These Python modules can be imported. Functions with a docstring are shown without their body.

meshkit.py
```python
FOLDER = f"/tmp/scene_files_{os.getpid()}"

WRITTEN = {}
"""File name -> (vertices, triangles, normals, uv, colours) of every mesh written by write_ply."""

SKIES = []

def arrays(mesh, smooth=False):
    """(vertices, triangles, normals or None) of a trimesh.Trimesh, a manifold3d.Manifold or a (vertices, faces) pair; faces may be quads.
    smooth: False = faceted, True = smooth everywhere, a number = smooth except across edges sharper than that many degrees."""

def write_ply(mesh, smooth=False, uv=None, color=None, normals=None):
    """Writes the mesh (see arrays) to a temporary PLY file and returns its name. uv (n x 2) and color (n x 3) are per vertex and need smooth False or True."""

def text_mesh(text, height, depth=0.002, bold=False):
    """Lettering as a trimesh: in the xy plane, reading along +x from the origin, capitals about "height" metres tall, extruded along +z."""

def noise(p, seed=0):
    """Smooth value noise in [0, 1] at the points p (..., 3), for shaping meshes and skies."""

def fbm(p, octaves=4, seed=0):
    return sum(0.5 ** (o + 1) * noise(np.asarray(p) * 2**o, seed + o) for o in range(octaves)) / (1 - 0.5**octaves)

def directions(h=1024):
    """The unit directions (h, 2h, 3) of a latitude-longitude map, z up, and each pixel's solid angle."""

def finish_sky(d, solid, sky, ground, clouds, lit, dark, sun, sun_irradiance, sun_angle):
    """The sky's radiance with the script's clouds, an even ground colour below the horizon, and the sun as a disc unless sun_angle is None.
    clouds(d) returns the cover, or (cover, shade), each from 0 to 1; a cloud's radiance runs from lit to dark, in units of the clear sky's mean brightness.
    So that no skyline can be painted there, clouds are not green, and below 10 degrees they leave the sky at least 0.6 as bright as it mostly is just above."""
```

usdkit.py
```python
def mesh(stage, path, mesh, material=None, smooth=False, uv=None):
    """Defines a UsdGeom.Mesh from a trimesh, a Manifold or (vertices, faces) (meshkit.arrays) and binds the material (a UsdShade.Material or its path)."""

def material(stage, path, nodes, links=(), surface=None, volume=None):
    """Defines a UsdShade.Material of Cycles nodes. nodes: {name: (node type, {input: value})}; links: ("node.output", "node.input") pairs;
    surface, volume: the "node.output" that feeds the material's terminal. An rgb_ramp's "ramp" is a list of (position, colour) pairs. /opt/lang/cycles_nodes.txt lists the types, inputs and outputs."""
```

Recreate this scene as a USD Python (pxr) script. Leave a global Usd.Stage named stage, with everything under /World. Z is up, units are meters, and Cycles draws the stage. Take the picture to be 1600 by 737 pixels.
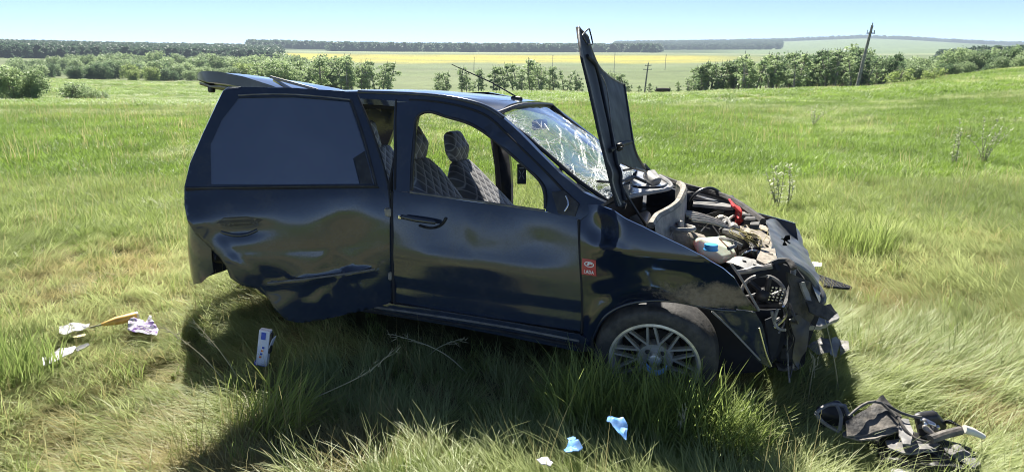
import math, random
import numpy as np, trimesh, usdkit, shapely, manifold3d
from meshkit import noise, fbm, text_mesh
from scipy.spatial import Delaunay
from scipy.interpolate import PchipInterpolator, CubicSpline
from shapely.geometry import Polygon
from pxr import Usd, UsdGeom, UsdLux, UsdShade, Gf, Sdf, Vt

stage = Usd.Stage.CreateInMemory()
UsdGeom.SetStageUpAxis(stage, 'Z'); UsdGeom.SetStageMetersPerUnit(stage, 1.0)
UsdGeom.Xform.Define(stage, '/World')
UsdGeom.Scope.Define(stage, '/World/Looks')
rng = np.random.default_rng(7); random.seed(7)

# ------------------------------------------------------------------ camera
FPX, CAMH, HORIZ = 1100.0, 1.65, 90.0
PITCH = math.atan((368.5 - HORIZ) / FPX)
cam = UsdGeom.Camera.Define(stage, '/World/camera')
cam.CreateHorizontalApertureAttr(36.0); cam.CreateFocalLengthAttr(36.0 * FPX / 1600)
cam.CreateFStopAttr(0.0); cam.CreateExposureAttr(1.6)
cam.AddTranslateOp().Set(Gf.Vec3d(0, 0, CAMH)); cam.AddRotateXOp().Set(90 - math.degrees(PITCH))
cam.CreateClippingRangeAttr((0.05, 100000.0))

# ------------------------------------------------------------------ sky and sun
SUN_EL, SUN_AZ = math.radians(50), math.radians(-13)          # azimuth from +y, negative = to the left
sdir = np.array([math.sin(SUN_AZ) * math.cos(SUN_EL), math.cos(SUN_AZ) * math.cos(SUN_EL), math.sin(SUN_EL)])
usdkit.material(stage, '/World/Looks/sky_look', {
    'sky': ('sky_texture', dict(sky_type='single_scattering', sun_disc=False, sun_elevation=SUN_EL, sun_rotation=math.atan2(sdir[0], sdir[1]), air_density=0.29, aerosol_density=0.1, ozone_density=3.5, altitude=150.0)),
    'bg': ('background_shader', dict(strength=0.066))}, [('sky.color', 'bg.color')], surface='bg.background')
dome = UsdLux.DomeLight.Define(stage, '/World/sky')
UsdShade.MaterialBindingAPI.Apply(dome.GetPrim()).Bind(UsdShade.Material.Get(stage, '/World/Looks/sky_look'))
dome.GetPrim().SetCustomDataByKey('kind', 'structure')
sun = UsdLux.DistantLight.Define(stage, '/World/sun')
sun.CreateNormalizeAttr(True); sun.CreateIntensityAttr(1.25); sun.CreateAngleAttr(0.53); sun.CreateColorAttr(Gf.Vec3f(1.0, 0.95, 0.86))
sun.AddTransformOp().Set(Gf.Matrix4d().SetRotate(Gf.Rotation(Gf.Vec3d(0, 0, 1), Gf.Vec3d(*map(float, sdir)))))

# ------------------------------------------------------------------ helpers: measuring rays through the photograph
CP, SP = math.cos(PITCH), math.sin(PITCH)
CAM = np.array([0, 0, CAMH])
def ray(u, v):
    k = (368.5 - v) / FPX
    return np.array([(u - 800) / FPX, CP + k * SP, -SP + k * CP])
def wpx(u, v, z=0.0):
    d = ray(u, v); return CAM + d * ((z - CAMH) / d[2])
def wdepth(u, v, Y):
    d = ray(u, v); return CAM + d * (Y / d[1])
def rotm(yaw, pi, ro):
    cy, sy, cp, sp, cr, sr = math.cos(yaw), math.sin(yaw), math.cos(pi), math.sin(pi), math.cos(ro), math.sin(ro)
    return np.array([[cy, -sy, 0], [sy, cy, 0], [0, 0, 1]]) @ np.array([[cp, 0, sp], [0, 1, 0], [-sp, 0, cp]]) @ np.array([[1, 0, 0], [0, cr, -sr], [0, sr, cr]])
CARR, CART = rotm(-0.3831, 0.0051, -0.041), np.array([1.0023, 3.8534, -0.0417])
LO = CARR.T @ (CAM - CART)
def lray(u, v): return CARR.T @ ray(u, v)
def loc(u, v, ax, val):
    d = lray(u, v); return LO + d * ((val - LO[ax]) / d[ax])
def locp(u, v, p, n):
    d = lray(u, v); n = np.asarray(n, float); return LO + d * ((n @ (np.asarray(p, float) - LO)) / (n @ d))

# ------------------------------------------------------------------ helpers: prims
taken = {}
def fresh(parent, name):
    k = (parent, name); n = taken.get(k, 0); taken[k] = n + 1
    return f'{parent}/{name}' + (f'_{n:03d}' if n else '')
def tag(p, label=None, cat=None, group=None, kind=None):
    p = p.GetPrim() if hasattr(p, 'GetPrim') else p
    for k, x in (('label', label), ('category', cat), ('group', group), ('kind', kind)):
        if x: p.SetCustomDataByKey(k, x)
    return p
def obj(name, mesh, m, parent='/World', smooth=35, label=None, **kw):
    parent = parent if isinstance(parent, str) else str(parent.GetPath())
    g = usdkit.mesh(stage, fresh(parent, name), mesh, m, smooth=smooth)
    p = g.GetPrim()
    if label or kw: tag(p, label, kw.get('cat'), kw.get('group'), kw.get('kind'))
    return p
def thing(name, label, cat, t=(0, 0, 0), rz=0.0, group=None, mat4=None, s=None):
    x = UsdGeom.Xform.Define(stage, fresh('/World', name))
    if mat4 is not None: x.AddTransformOp().Set(mat4)
    else:
        x.AddTranslateOp().Set(Gf.Vec3d(*map(float, t))); x.AddRotateZOp().Set(float(rz))
        x.AddScaleOp().Set(Gf.Vec3f(*(map(float, s if s is not None else (1, 1, 1)))))
    return tag(x, label, cat, group)
def copy_of(src, label, cat, t, rz, s, group=None):
    x = UsdGeom.Xform.Define(stage, fresh('/World', src.GetName()))
    p = x.GetPrim(); p.GetReferences().AddInternalReference(src.GetPath())
    x.GetPrim().GetAttribute('xformOp:translate').Set(Gf.Vec3d(*map(float, t)))
    x.GetPrim().GetAttribute('xformOp:rotateZ').Set(float(rz))
    x.GetPrim().GetAttribute('xformOp:scale').Set(Gf.Vec3f(*map(float, s)))
    p.SetInstanceable(True)
    return tag(p, label, cat, group)
def cat(*ms):
    return trimesh.util.concatenate([trimesh.Trimesh(*[np.asarray(a) for a in (m if isinstance(m, tuple) else (m.vertices, m.faces))], process=False) for m in ms])

# ------------------------------------------------------------------ helpers: shapes
def sheet(poly, fn, sp=.03, t=.01, inward=(0, 1, 0), holes=()):
    P = Polygon(poly, holes).buffer(0)
    if P.geom_type != 'Polygon': P = max(P.geoms, key=lambda g: g.area)
    P = shapely.segmentize(P, sp)
    rings = [np.array(P.exterior.coords)[:-1]] + [np.array(r.coords)[:-1] for r in P.interiors]
    x0, y0, x1, y1 = P.bounds
    gx, gy = np.meshgrid(np.arange(x0, x1, sp), np.arange(y0, y1, sp * .87)); gx[1::2] += sp / 2
    g = np.c_[gx.ravel(), gy.ravel()]
    inn = P.buffer(-sp * .45)
    if not inn.is_empty: g = g[shapely.contains_xy(inn, g[:, 0], g[:, 1])]
    else: g = g[:0]
    pts = np.unique(np.round(np.vstack(rings + [g]), 5), axis=0)
    tri = Delaunay(pts).simplices
    c = pts[tri].mean(1)
    tri = tri[shapely.contains_xy(P.buffer(1e-5), c[:, 0], c[:, 1])]
    a = pts[tri]; ar = np.abs(np.cross(a[:, 1] - a[:, 0], a[:, 2] - a[:, 0])); tri = tri[ar > 1e-9]
    v = fn(pts)
    inward = np.asarray(inward, float); inward = inward / np.linalg.norm(inward)
    nn = np.cross(v[tri[:, 1]] - v[tri[:, 0]], v[tri[:, 2]] - v[tri[:, 0]])
    flip = nn @ inward > 0
    tri[flip] = tri[flip][:, ::-1]
    if not t: return trimesh.Trimesh(v, tri, process=False)
    n = len(v)
    e = np.vstack([tri[:, [0, 1]], tri[:, [1, 2]], tri[:, [2, 0]]])
    key = np.sort(e, 1); _, inv, cnt = np.unique(key, axis=0, return_inverse=True, return_counts=True)
    b = e[cnt[inv.ravel()] == 1]
    walls = np.vstack([np.c_[b[:, 1], b[:, 0], b[:, 0] + n], np.c_[b[:, 1], b[:, 0] + n, b[:, 1] + n]])
    return trimesh.Trimesh(np.vstack([v, v + inward * t]), np.vstack([tri, tri[:, ::-1] + n, walls]), process=False)
def spl(pts, n=24, closed=False):
    pts = np.asarray(pts, float)
    if closed: pts = np.vstack([pts, pts[:1]])
    d = np.r_[0, np.cumsum(np.linalg.norm(np.diff(pts, axis=0), axis=1) + 1e-9)]
    return CubicSpline(d, pts, bc_type='periodic' if closed else 'natural')(np.linspace(0, d[-1], n))
def tube(pts, r, k=8, caps=True):
    pts = np.asarray(pts, float); n = len(pts); r = np.broadcast_to(r, n)
    t = np.gradient(pts, axis=0); t /= np.linalg.norm(t, axis=1, keepdims=True) + 1e-12
    up = np.array([0, 0, 1.0]) if abs(t[0, 2]) < .9 else np.array([1.0, 0, 0])
    a = np.cross(t[0], up); a /= np.linalg.norm(a); V = []
    ang = np.arange(k) / k * 2 * np.pi
    for i in range(n):
        a = a - t[i] * (a @ t[i]); a /= np.linalg.norm(a) + 1e-12; b = np.cross(t[i], a)
        V.append(pts[i] + r[i] * (np.cos(ang)[:, None] * a + np.sin(ang)[:, None] * b))
    V = np.vstack(V); F = []
    for i in range(n - 1):
        for j in range(k):
            p, q = i * k + j, i * k + (j + 1) % k
            F += [(p, q, q + k), (p, q + k, p + k)]
    if caps:
        for j in range(1, k - 1): F += [(0, j + 1, j), ((n - 1) * k, (n - 1) * k + j, (n - 1) * k + j + 1)]
    return trimesh.Trimesh(V, np.array(F), process=False)
def cbox(c, s, ch=.01, R=None):
    s = np.asarray(s, float) / 2; ch = min(ch, s.min() * .9); P = []
    for x in (-1, 1):
        for y in (-1, 1):
            for z in (-1, 1):
                q = s * (x, y, z)
                for k in range(3):
                    o = np.array([x, y, z]) * ch; o[k] = 0; P.append(q - o)
    m = trimesh.Trimesh(np.array(P)).convex_hull
    if R is not None: m.vertices = m.vertices @ np.asarray(R).T
    m.apply_translation(c); return m
def hull(balls, seg=16):
    ms = [manifold3d.Manifold.sphere(r, seg).translate(list(map(float, p))) for p, r in balls]
    m = manifold3d.Manifold.batch_hull(ms).to_mesh()
    return trimesh.Trimesh(m.vert_properties[:, :3], m.tri_verts)
def lathe(prof, k=48, axis=1):
    prof = np.asarray(prof, float); n = len(prof); a = np.arange(k) / k * 2 * np.pi; V = []
    for r, h in prof:
        V.append(np.c_[r * np.cos(a), np.full(k, h), r * np.sin(a)])
    V = np.vstack(V); F = []
    for i in range(n - 1):
        for j in range(k):
            p, q = i * k + j, i * k + (j + 1) % k
            F += [(p, q, q + k), (p, q + k, p + k)]
    return trimesh.Trimesh(V, np.array(F), process=False)
def rough(m, amp, sc=6.0, seed=0):
    """dents: moves the points of a mesh by smooth noise"""
    m = m.copy(); v = np.array(m.vertices)
    for k in range(3): v[:, k] += amp * (fbm(v * sc + 11.3 * k, 3, seed + k) - .5) * 2
    m.vertices = v; return m

# ------------------------------------------------------------------ helpers: materials
def mat(name, nodes, links=(), surface='p.BSDF', **k):
    return usdkit.material(stage, '/World/Looks/' + name, nodes, links, surface=surface, **k)
def pm(name, col, rough=.5, metal=0., coat=0., col2=None, sc=8., lo=.4, hi=.65, bump=0., bsc=60., spec=.5, rough2=None, detail=5., **extra):
    """principled look with two-tone noise and fine relief, in object space"""
    nodes = {'tc': ('texture_coordinate', {}), 'p': ('principled_bsdf', dict(base_color=col, roughness=rough, metallic=metal, coat_weight=coat, specular_ior_level=spec, **extra))}
    links = []
    if col2 is not None or rough2 is not None:
        nodes['n'] = ('noise_texture', dict(scale=sc, detail=detail, roughness=.62)); links.append(('tc.object', 'n.vector'))
    if col2 is not None:
        nodes['r'] = ('rgb_ramp', dict(ramp=[(0, col), (lo, col), (hi, col2), (1, col2)])); links += [('n.fac', 'r.fac'), ('r.color', 'p.base_color')]
    if rough2 is not None:
        nodes['m'] = ('map_range', dict(from_min=lo, from_max=hi, to_min=rough, to_max=rough2, clamp=True)); links += [('n.fac', 'm.value'), ('m.result', 'p.roughness')]
    if bump:
        nodes['bn'] = ('noise_texture', dict(scale=bsc, detail=3.)); nodes['b'] = ('bump', dict(strength=bump, distance=.01))
        links += [('tc.object', 'bn.vector'), ('bn.fac', 'b.height'), ('b.normal', 'p.normal')]
    return mat(name, nodes, links)

# ================================================================== terrain
US = np.array([-1400, -500, 0, 300, 640, 1000, 1200, 1350, 1600, 2100, 3200])
RS = np.array([0.5, 8, 16, 40, 80, 120, 180, 300, 700, 1400, 2200, 4200, 7000])
VT = {  # height of the land as seen from the camera (photo rows) at each distance from 40 m on, per bearing
    0:    [165, 156, 146, 133, 121, 91, 73, 67, 78, 84],
    300:  [163, 155, 147, 138, 124, 95, 78, 71, 78, 84],
    640:  [158, 151, 153, 150, 139, 105, 82, 78, 77, 82],
    1000: [156, 149, 152, 149, 136, 104, 83, 78, 69, 76],
    1200: [153, 140, 147, 144, 131, 100, 85, 77, 66, 72],
    1350: [150, 136, 142, 141, 129, 100, 85, 78, 61, 70],
    1600: [137, 108, 115, 116, 111, 96, 84, 74, 72, 76],
}
for k, s in ((-1400, 0), (-500, 0), (2100, 1600), (3200, 1600)): VT[k] = VT[s]
PH = np.arctan((US - 800) * CP / FPX)
def _ztab():
    Z = np.zeros((len(US), len(RS)))
    for i, u in enumerate(US):
        ca = math.cos(PH[i])
        for j, v in enumerate(VT[int(u)]):
            k = (368.5 - v) / FPX
            Z[i, 3 + j] = CAMH + RS[3 + j] * ca * (k * CP - SP) / (CP + k * SP) if abs(PH[i]) < .8 else np.nan
    for i in range(len(US)):
        if np.isnan(Z[i]).any():
            src = int(np.argmin(np.where(np.isnan(Z).any(1), 9, np.abs(PH - PH[i])))); Z[i] = Z[src]
    return Z
ZT = _ztab()
PHX = np.r_[-math.pi, PH, math.pi]; ZX = np.vstack([ZT.mean(0) * .3, ZT, ZT.mean(0) * .3])
LR = np.log(RS)
zr = PchipInterpolator(LR, ZX, axis=1)
def ground(x, y, fine=True):
    x, y = np.asarray(x, float), np.asarray(y, float)
    r = np.hypot(x, y); ph = np.arctan2(x, y)
    lr = np.log(np.clip(r, .5, 6999))
    zz = zr(lr.ravel())                                   # bearings x points
    i = np.clip(np.searchsorted(PHX, ph.ravel()) - 1, 0, len(PHX) - 2)
    w = (ph.ravel() - PHX[i]) / (PHX[i + 1] - PHX[i]); w = w * w * (3 - 2 * w) * .5 + w * .5
    z = (zz[i, np.arange(i.size)] * (1 - w) + zz[i + 1, np.arange(i.size)] * w).reshape(x.shape)
    if fine:
        p = np.stack([x, y, 0 * x], -1)
        z = z + (fbm(p * .8, 3, 3) - .5) * .10 * np.clip(r / 3, 0, 1) * np.clip(12 / (r + .1), .3, 1) + (fbm(p * .07, 3, 5) - .5) * np.clip((r - 10) / 60, 0, 1) * .9 * np.clip(200 / (r + 1), 0, 1)
    return z
def dirpx(u): return math.atan((u - 800) * CP / FPX)
def spot(u, r):
    a = dirpx(u); x, y = r * math.sin(a), r * math.cos(a)
    return np.array([x, y, float(ground(np.array(x), np.array(y)))])
def top_at(u, r, v):
    a = dirpx(u); k = (368.5 - v) / FPX
    return CAMH + r * math.cos(a) * (k * CP - SP) / (CP + k * SP)

phi = np.r_[np.linspace(-math.pi, -.75, 40)[:-1], np.linspace(-.75, .75, 420), np.linspace(.75, math.pi, 40)[1:]]
rad = np.exp(np.r_[np.linspace(np.log(.6), np.log(90), 170), np.linspace(np.log(90), np.log(6900), 130)[1:]])
RR, PP = np.meshgrid(rad, phi, indexing='ij')
GX, GY = RR * np.sin(PP), RR * np.cos(PP)
GZ = ground(GX, GY)
def ring(j0, j1):
    nph = len(phi); ii, jj = np.meshgrid(np.arange(j0, j1), np.arange(nph - 1), indexing='ij')
    a = (ii * nph + jj).ravel(); b = a + nph
    F = np.vstack([np.c_[a, b, b + 1], np.c_[a, b + 1, a + 1]])
    used, inv = np.unique(F, return_inverse=True); F = inv.reshape(F.shape)
    V = np.c_[GX.ravel(), GY.ravel(), GZ.ravel()][used]
    if np.cross(V[F[0, 1]] - V[F[0, 0]], V[F[0, 2]] - V[F[0, 0]])[2] < 0: F = F[:, ::-1]
    return V, F, used
def land(name, j0, j1, m, rgb):
    V, F, used = ring(j0, j1)
    g = usdkit.mesh(stage, fresh('/World', name), (V, F), m, smooth=True)
    c = rgb(V)
    UsdGeom.PrimvarsAPI(g).CreatePrimvar('tint', Sdf.ValueTypeNames.Color3fArray, 'vertex').Set(Vt.Vec3fArray.FromNumpy(c.astype(np.float32)))
    return tag(g, kind='structure')
def mixc(a, b, w): return np.asarray(a) * (1 - w[:, None]) + np.asarray(b) * w[:, None]
def sm(x, a, b): t = np.clip((x - a) / (b - a), 0, 1); return t * t * (3 - 2 * t)
def near_rgb(V):
    r = np.hypot(V[:, 0], V[:, 1]); p = V * [1, 1, 0]
    c = mixc((.13, .14, .06), (.12, .18, .04), sm(r, 4, 25))
    c = mixc(c, (.22, .20, .09), .55 * sm(fbm(p * .35, 3, 21), .5, .7))
    c = mixc(c, (.125, .155, .06), sm(r, 40, 90) * .9)
    return c
def far_rgb(V):
    r = np.hypot(V[:, 0], V[:, 1]); a = np.degrees(np.arctan2(V[:, 0], V[:, 1])); p = V * [1, 1, 0]
    n = fbm(p * np.array([.02, .01, 0]), 3, 31) - .5
    c = np.tile(np.array([.095, .125, .048]), (len(V), 1)); c = mixc(c, (0.110, 0.136, 0.060), sm(fbm(p * .012, 3, 33), .42, .62))
    r2 = r + n * 120
    yl = sm(r2, 780, 900) * (1 - sm(r2, 1120, 1260)) * sm(a, -20, -17) * (1 - sm(a, 10, 22))
    c = mixc(c, (.30, .26, .025), yl * (.5 + .45 * sm(fbm(p * np.array([.006, .04, 0]), 3, 35), .35, .6)))
    pale = sm(r2, 1250, 1330) * sm(a, -26, -20)
    c = mixc(c, (0.187, 0.215, 0.114), pale * .7)
    c = c * (1 + .5 * (fbm(p * np.array([.004, .035, 0]), 3, 37) - .5) + .35 * (fbm(p * .03, 3, 38) - .5))[:, None]
    return c
def hill_rgb(V):
    a = np.degrees(np.arctan2(V[:, 0], V[:, 1])); r = np.hypot(V[:, 0], V[:, 1])
    c = np.tile(np.array([.05, .075, .03]), (len(V), 1))
    return mixc(c, (.11, .15, .07), sm(a, 14, 19) * (1 - sm(a, 30, 34)) * (1 - sm(r, 3700, 4100)))
def land_mat(name, s1, amp):
    return mat(name, {'g': ('geometry', {}), 'a': ('attribute', dict(attribute='tint')), 'n': ('noise_texture', dict(scale=s1, detail=8., roughness=.7)),
        'm': ('map_range', dict(from_min=.3, from_max=.7, to_min=1 - amp, to_max=1 + amp)), 'x': ('vector_math', dict(math_type='scale')),
        'b': ('bump', dict(strength=.5, distance=.15)), 'p': ('principled_bsdf', dict(roughness=.9, specular_ior_level=.1))},
        [('g.position', 'n.vector'), ('n.fac', 'm.value'), ('a.color', 'x.vector1'), ('m.result', 'x.scale'), ('x.vector', 'p.base_color'), ('n.fac', 'b.height'), ('b.normal', 'p.normal')])
J1, J2 = int(np.searchsorted(rad, 230)), int(np.searchsorted(rad, 1420))
land('meadow', 0, J1, land_mat('meadow_soil', 3.0, .35), near_rgb)
land('far_field', J1, J2, land_mat('far_field_crop', .12, .25), far_rgb)
land('hills', J2, len(rad) - 1, land_mat('hill_soil', .02, .2), hill_rgb)

# ================================================================== grass
def blades(n, rad_, ln, a0, bend, spread, wid, seed, segs=4, flow=None):
    r = np.random.default_rng(seed); V = []; F = []
    for i in range(n):
        q, th = rad_ * math.sqrt(r.random()), r.random() * 6.283
        b = np.array([q * math.cos(th), q * math.sin(th), -.03])
        az = (r.normal(0, spread) if flow is not None else r.random() * 6.283)
        L, A, B, w = ln * r.uniform(.55, 1.15), a0 * r.uniform(.5, 1.4), bend * r.uniform(.4, 1.5), wid * r.uniform(.6, 1.3)
        side = np.array([-math.sin(az + r.normal(0, .5)), math.cos(az + r.normal(0, .5)), 0]); side /= np.linalg.norm(side)
        p = b.copy(); k0 = len(V)
        for s in range(segs + 1):
            t = s / segs; ww = w * (1 - t ** 1.6) * .5 + .0004
            V += [p - side * ww, p + side * ww]
            ang = min(A + B * t, 1.62 + .1 * math.sin(7 * i)); st = L / segs
            p = p + st * np.array([math.sin(ang) * math.cos(az), math.sin(ang) * math.sin(az), math.cos(ang)])
            if p[2] < .012: p[2] = .012 + .01 * r.random()
        for s in range(segs):
            a = k0 + 2 * s; F += [(a, a + 1, a + 3), (a, a + 3, a + 2)]
    return np.array(V), np.array(F)
def grass_mat(name, ramp, k1=.75, k2=.35, k0=-.42):
    return mat(name, {'g': ('geometry', {}), 'o': ('object_info', {}),
        'n': ('noise_texture', dict(scale=.45, detail=4., roughness=.6)), 'n2': ('noise_texture', dict(scale=.06, detail=3.)),
        'a': ('math', dict(math_type='multiply_add', value2=.42, value3=-.0)), 'b': ('math', dict(math_type='multiply_add', value2=k1)), 'c': ('math', dict(math_type='multiply_add', value2=k2)),
        'd': ('math', dict(math_type='add', value2=k0)),
        'r': ('rgb_ramp', dict(ramp=ramp)), 'p': ('principled_bsdf', dict(roughness=.45, specular_ior_level=.35)), 't': ('translucent_bsdf', {}), 'x': ('mix_closure', dict(fac=.5))},
        [('g.position', 'n.vector'), ('g.position', 'n2.vector'), ('g.random_per_island', 'a.value1'), ('n.fac', 'b.value1'), ('a.value', 'b.value3'), ('n2.fac', 'c.value1'), ('b.value', 'c.value3'), ('c.value', 'd.value1'),
         ('d.value', 'r.fac'), ('r.color', 'p.base_color'), ('r.color', 't.color'), ('p.BSDF', 'x.closure1'), ('t.BSDF', 'x.closure2')], surface='x.closure')
GREEN = grass_mat('grass_green', [(0, (.22, .29, .085)), (.25, (.34, .42, .125)), (.5, (.48, .54, .18)), (.75, (.66, .66, .27)), (1, (.80, .76, .43))])
LODGE = grass_mat('grass_lodged', [(0, (.32, .38, .15)), (.3, (.50, .54, .25)), (.55, (.66, .66, .36)), (.8, (.78, .72, .47)), (1, (.80, .74, .54))])
STRAW = grass_mat('grass_straw', [(0, (0.310, 0.290, 0.131)), (.4, (0.659, 0.561, 0.278)), (.7, (0.775, 0.756, 0.428)), (1, (0.775, 0.775, 0.558))])
MEADOW = grass_mat('grass_meadow', [(0, (.16, .25, .045)), (.35, (.25, .37, .065)), (.65, (.37, .46, .10)), (1, (.56, .55, .22))], 1.2, .8, -.86)

def instancer(name, label, protos, pos, yaw, tilt, scale, idx):
    I = UsdGeom.PointInstancer.Define(stage, fresh('/World', name)); pp = str(I.GetPath()) + '/kinds'
    UsdGeom.Scope.Define(stage, pp)
    for k, (m, mt) in enumerate(protos):
        g = usdkit.mesh(stage, f'{pp}/tuft_{k:03d}' if k else f'{pp}/tuft', m, mt)
        I.CreatePrototypesRel().AddTarget(g.GetPath())
    n = len(pos)
    cy, sy = np.cos(yaw / 2), np.sin(yaw / 2); tx = np.random.default_rng(5).normal(0, 1, (n, 2)) * tilt[:, None] / 2
    q = np.stack([cy, cy * tx[:, 0] + sy * tx[:, 1], cy * tx[:, 1] - sy * tx[:, 0], sy], 1); q /= np.linalg.norm(q, axis=1, keepdims=True)
    I.CreatePositionsAttr(Vt.Vec3fArray.FromNumpy(pos.astype(np.float32)))
    I.CreateOrientationsAttr(Vt.QuathArray([Gf.Quath(float(a), float(b), float(c), float(d)) for a, b, c, d in q]))
    I.CreateScalesAttr(Vt.Vec3fArray.FromNumpy((scale[:, None] * np.ones((1, 3)) if scale.ndim == 1 else scale).astype(np.float32)))
    I.CreateProtoIndicesAttr(Vt.IntArray.FromNumpy(idx.astype(np.int32)))
    return tag(I, label, 'grass', kind='stuff')
def scatter(y0, y1, dens, seed, wide=.80, pad=.8):
    r = np.random.default_rng(seed)
    n = int(dens * (y1 - y0) * (wide * (y0 + y1) + 2 * pad)); y = np.sqrt(r.uniform(y0 ** 2, y1 ** 2, n)); x = r.uniform(-1, 1, n) * (wide * y + pad)
    return x, y, r
def carlocal(x, y):
    d = np.stack([x - CART[0], y - CART[1]], -1); c, s = math.cos(-.3831), math.sin(-.3831)
    return d[..., 0] * c + d[..., 1] * s, -d[..., 0] * s + d[..., 1] * c

near_protos = []
for k in range(4): near_protos.append((blades(80, .10, .24, .3, .95, 0, .0055, 100 + k), GREEN))             # 0-3 upright
for k in range(4): near_protos.append((blades(80, .13, .36, .85, 1.0, .45, .0055, 120 + k, flow=0), LODGE))    # 4-7 combed over
for k in range(3): near_protos.append((blades(60, .14, .34, 1.25, .5, .8, .0048, 140 + k, flow=0), STRAW))     # 8-10 flattened straw
for k in range(2): near_protos.append((blades(12, .09, .17, .75, .55, 0, .022, 170 + k), GREEN))          # 11-12 broad leaves
for k in range(2): near_protos.append((blades(9, .12, .50, .14, .35, 0, .0035, 175 + k, segs=5), STRAW))     # 13-14 dry stems
for k in range(2): near_protos.append((blades(34, .10, .34, .22, .55, 0, .0065, 160 + k), GREEN))             # 11-12 tall
x, y, r = scatter(1.9, 9.5, 210, 11)
lx, ly = carlocal(x, y)
undercar = (lx > -2.5) & (lx < .38) & (np.abs(ly) < .66)
p3 = np.stack([x, y, 0 * x], -1)
fn_, dn = fbm(p3 * .55, 3, 41), fbm(p3 * .9, 3, 43)
shade = ((x > -2.0) & (x < 1.75) & (y < 4.4) & (y > 2.95))             # car shadow strip: more pale lodged, shorter tufts, to lighten the shade
lod = .35 + .65 * sm(fn_, .34, .50); lod[shade] *= 1.1; lod = np.clip(lod, 0, .95)
far_up = sm(y, 5.0, 7.5); lod *= (1 - far_up * .9)
kind = r.random(len(x))
idx = np.where(kind < lod, r.integers(4, 8, len(x)), r.integers(0, 4, len(x)))
dry = sm(dn, .50, .62) * np.where(shade, .25, .9) * (1 - far_up); dry = np.maximum(dry, .75 * sm(-y, -3.3, -2.5) * sm(-x, -.3, .4) * sm(fn_, .35, .5))
idx = np.where(r.random(len(x)) < dry * .6, r.integers(8, 11, len(x)), idx)
for (u_, v_, ru) in ((50, 690, .42), (340, 715, .40), (250, 590, .30), (470, 735, .3), (1560, 660, .35), (1420, 490, .7), (1340, 450, .4), (220, 420, .5)):
    q = wpx(u_, v_, 0); blob = np.exp(-(((x - q[0]) / ru) ** 2 + ((y - q[1]) / (ru * .8)) ** 2)); idx = np.where(r.random(len(x)) < .75 * blob, r.integers(8, 11, len(x)), idx)
tall = (r.random(len(x)) < np.where(shade, .035, .012))
idx = np.where(r.random(len(x)) < .05, r.integers(11, 13, len(x)), idx); idx = np.where(r.random(len(x)) < .035, r.integers(13, 15, len(x)), idx)
idx = np.where(tall, r.integers(15, 17, len(x)), idx)
flow = 6.283 * fbm(p3 * .32, 2, 47) * 1.6 - 2.2
yaw = np.where(idx < 4, r.random(len(x)) * 6.283, flow + r.normal(0, .35, len(x)))
sc = r.uniform(.6, 1.15, len(x)) * np.where(far_up > .5, 1.0, .92) * np.where((idx < 4) & (far_up < .5), np.where(shade, .46, .50), np.where(shade, .68, .76))
sc = np.where((lx > -.7) & (lx < .7) & (ly > -1.5) & (ly < -.84), np.clip(sc, .5, .8), sc)
deb = (((x - 1.62) / .42) ** 2 + ((y - 2.86) / .20) ** 2) < 1; sc = np.where(deb, sc * .45, sc)
ok = ~(undercar & (r.random(len(x)) < .85))
sc = np.where(undercar, np.minimum(sc, .5), sc)
nw = 95; lxw, lyw = r.uniform(-.42, .42, nw), r.uniform(-1.10, -.87, nw); c_, s_ = math.cos(-.3831), math.sin(-.3831)
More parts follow.
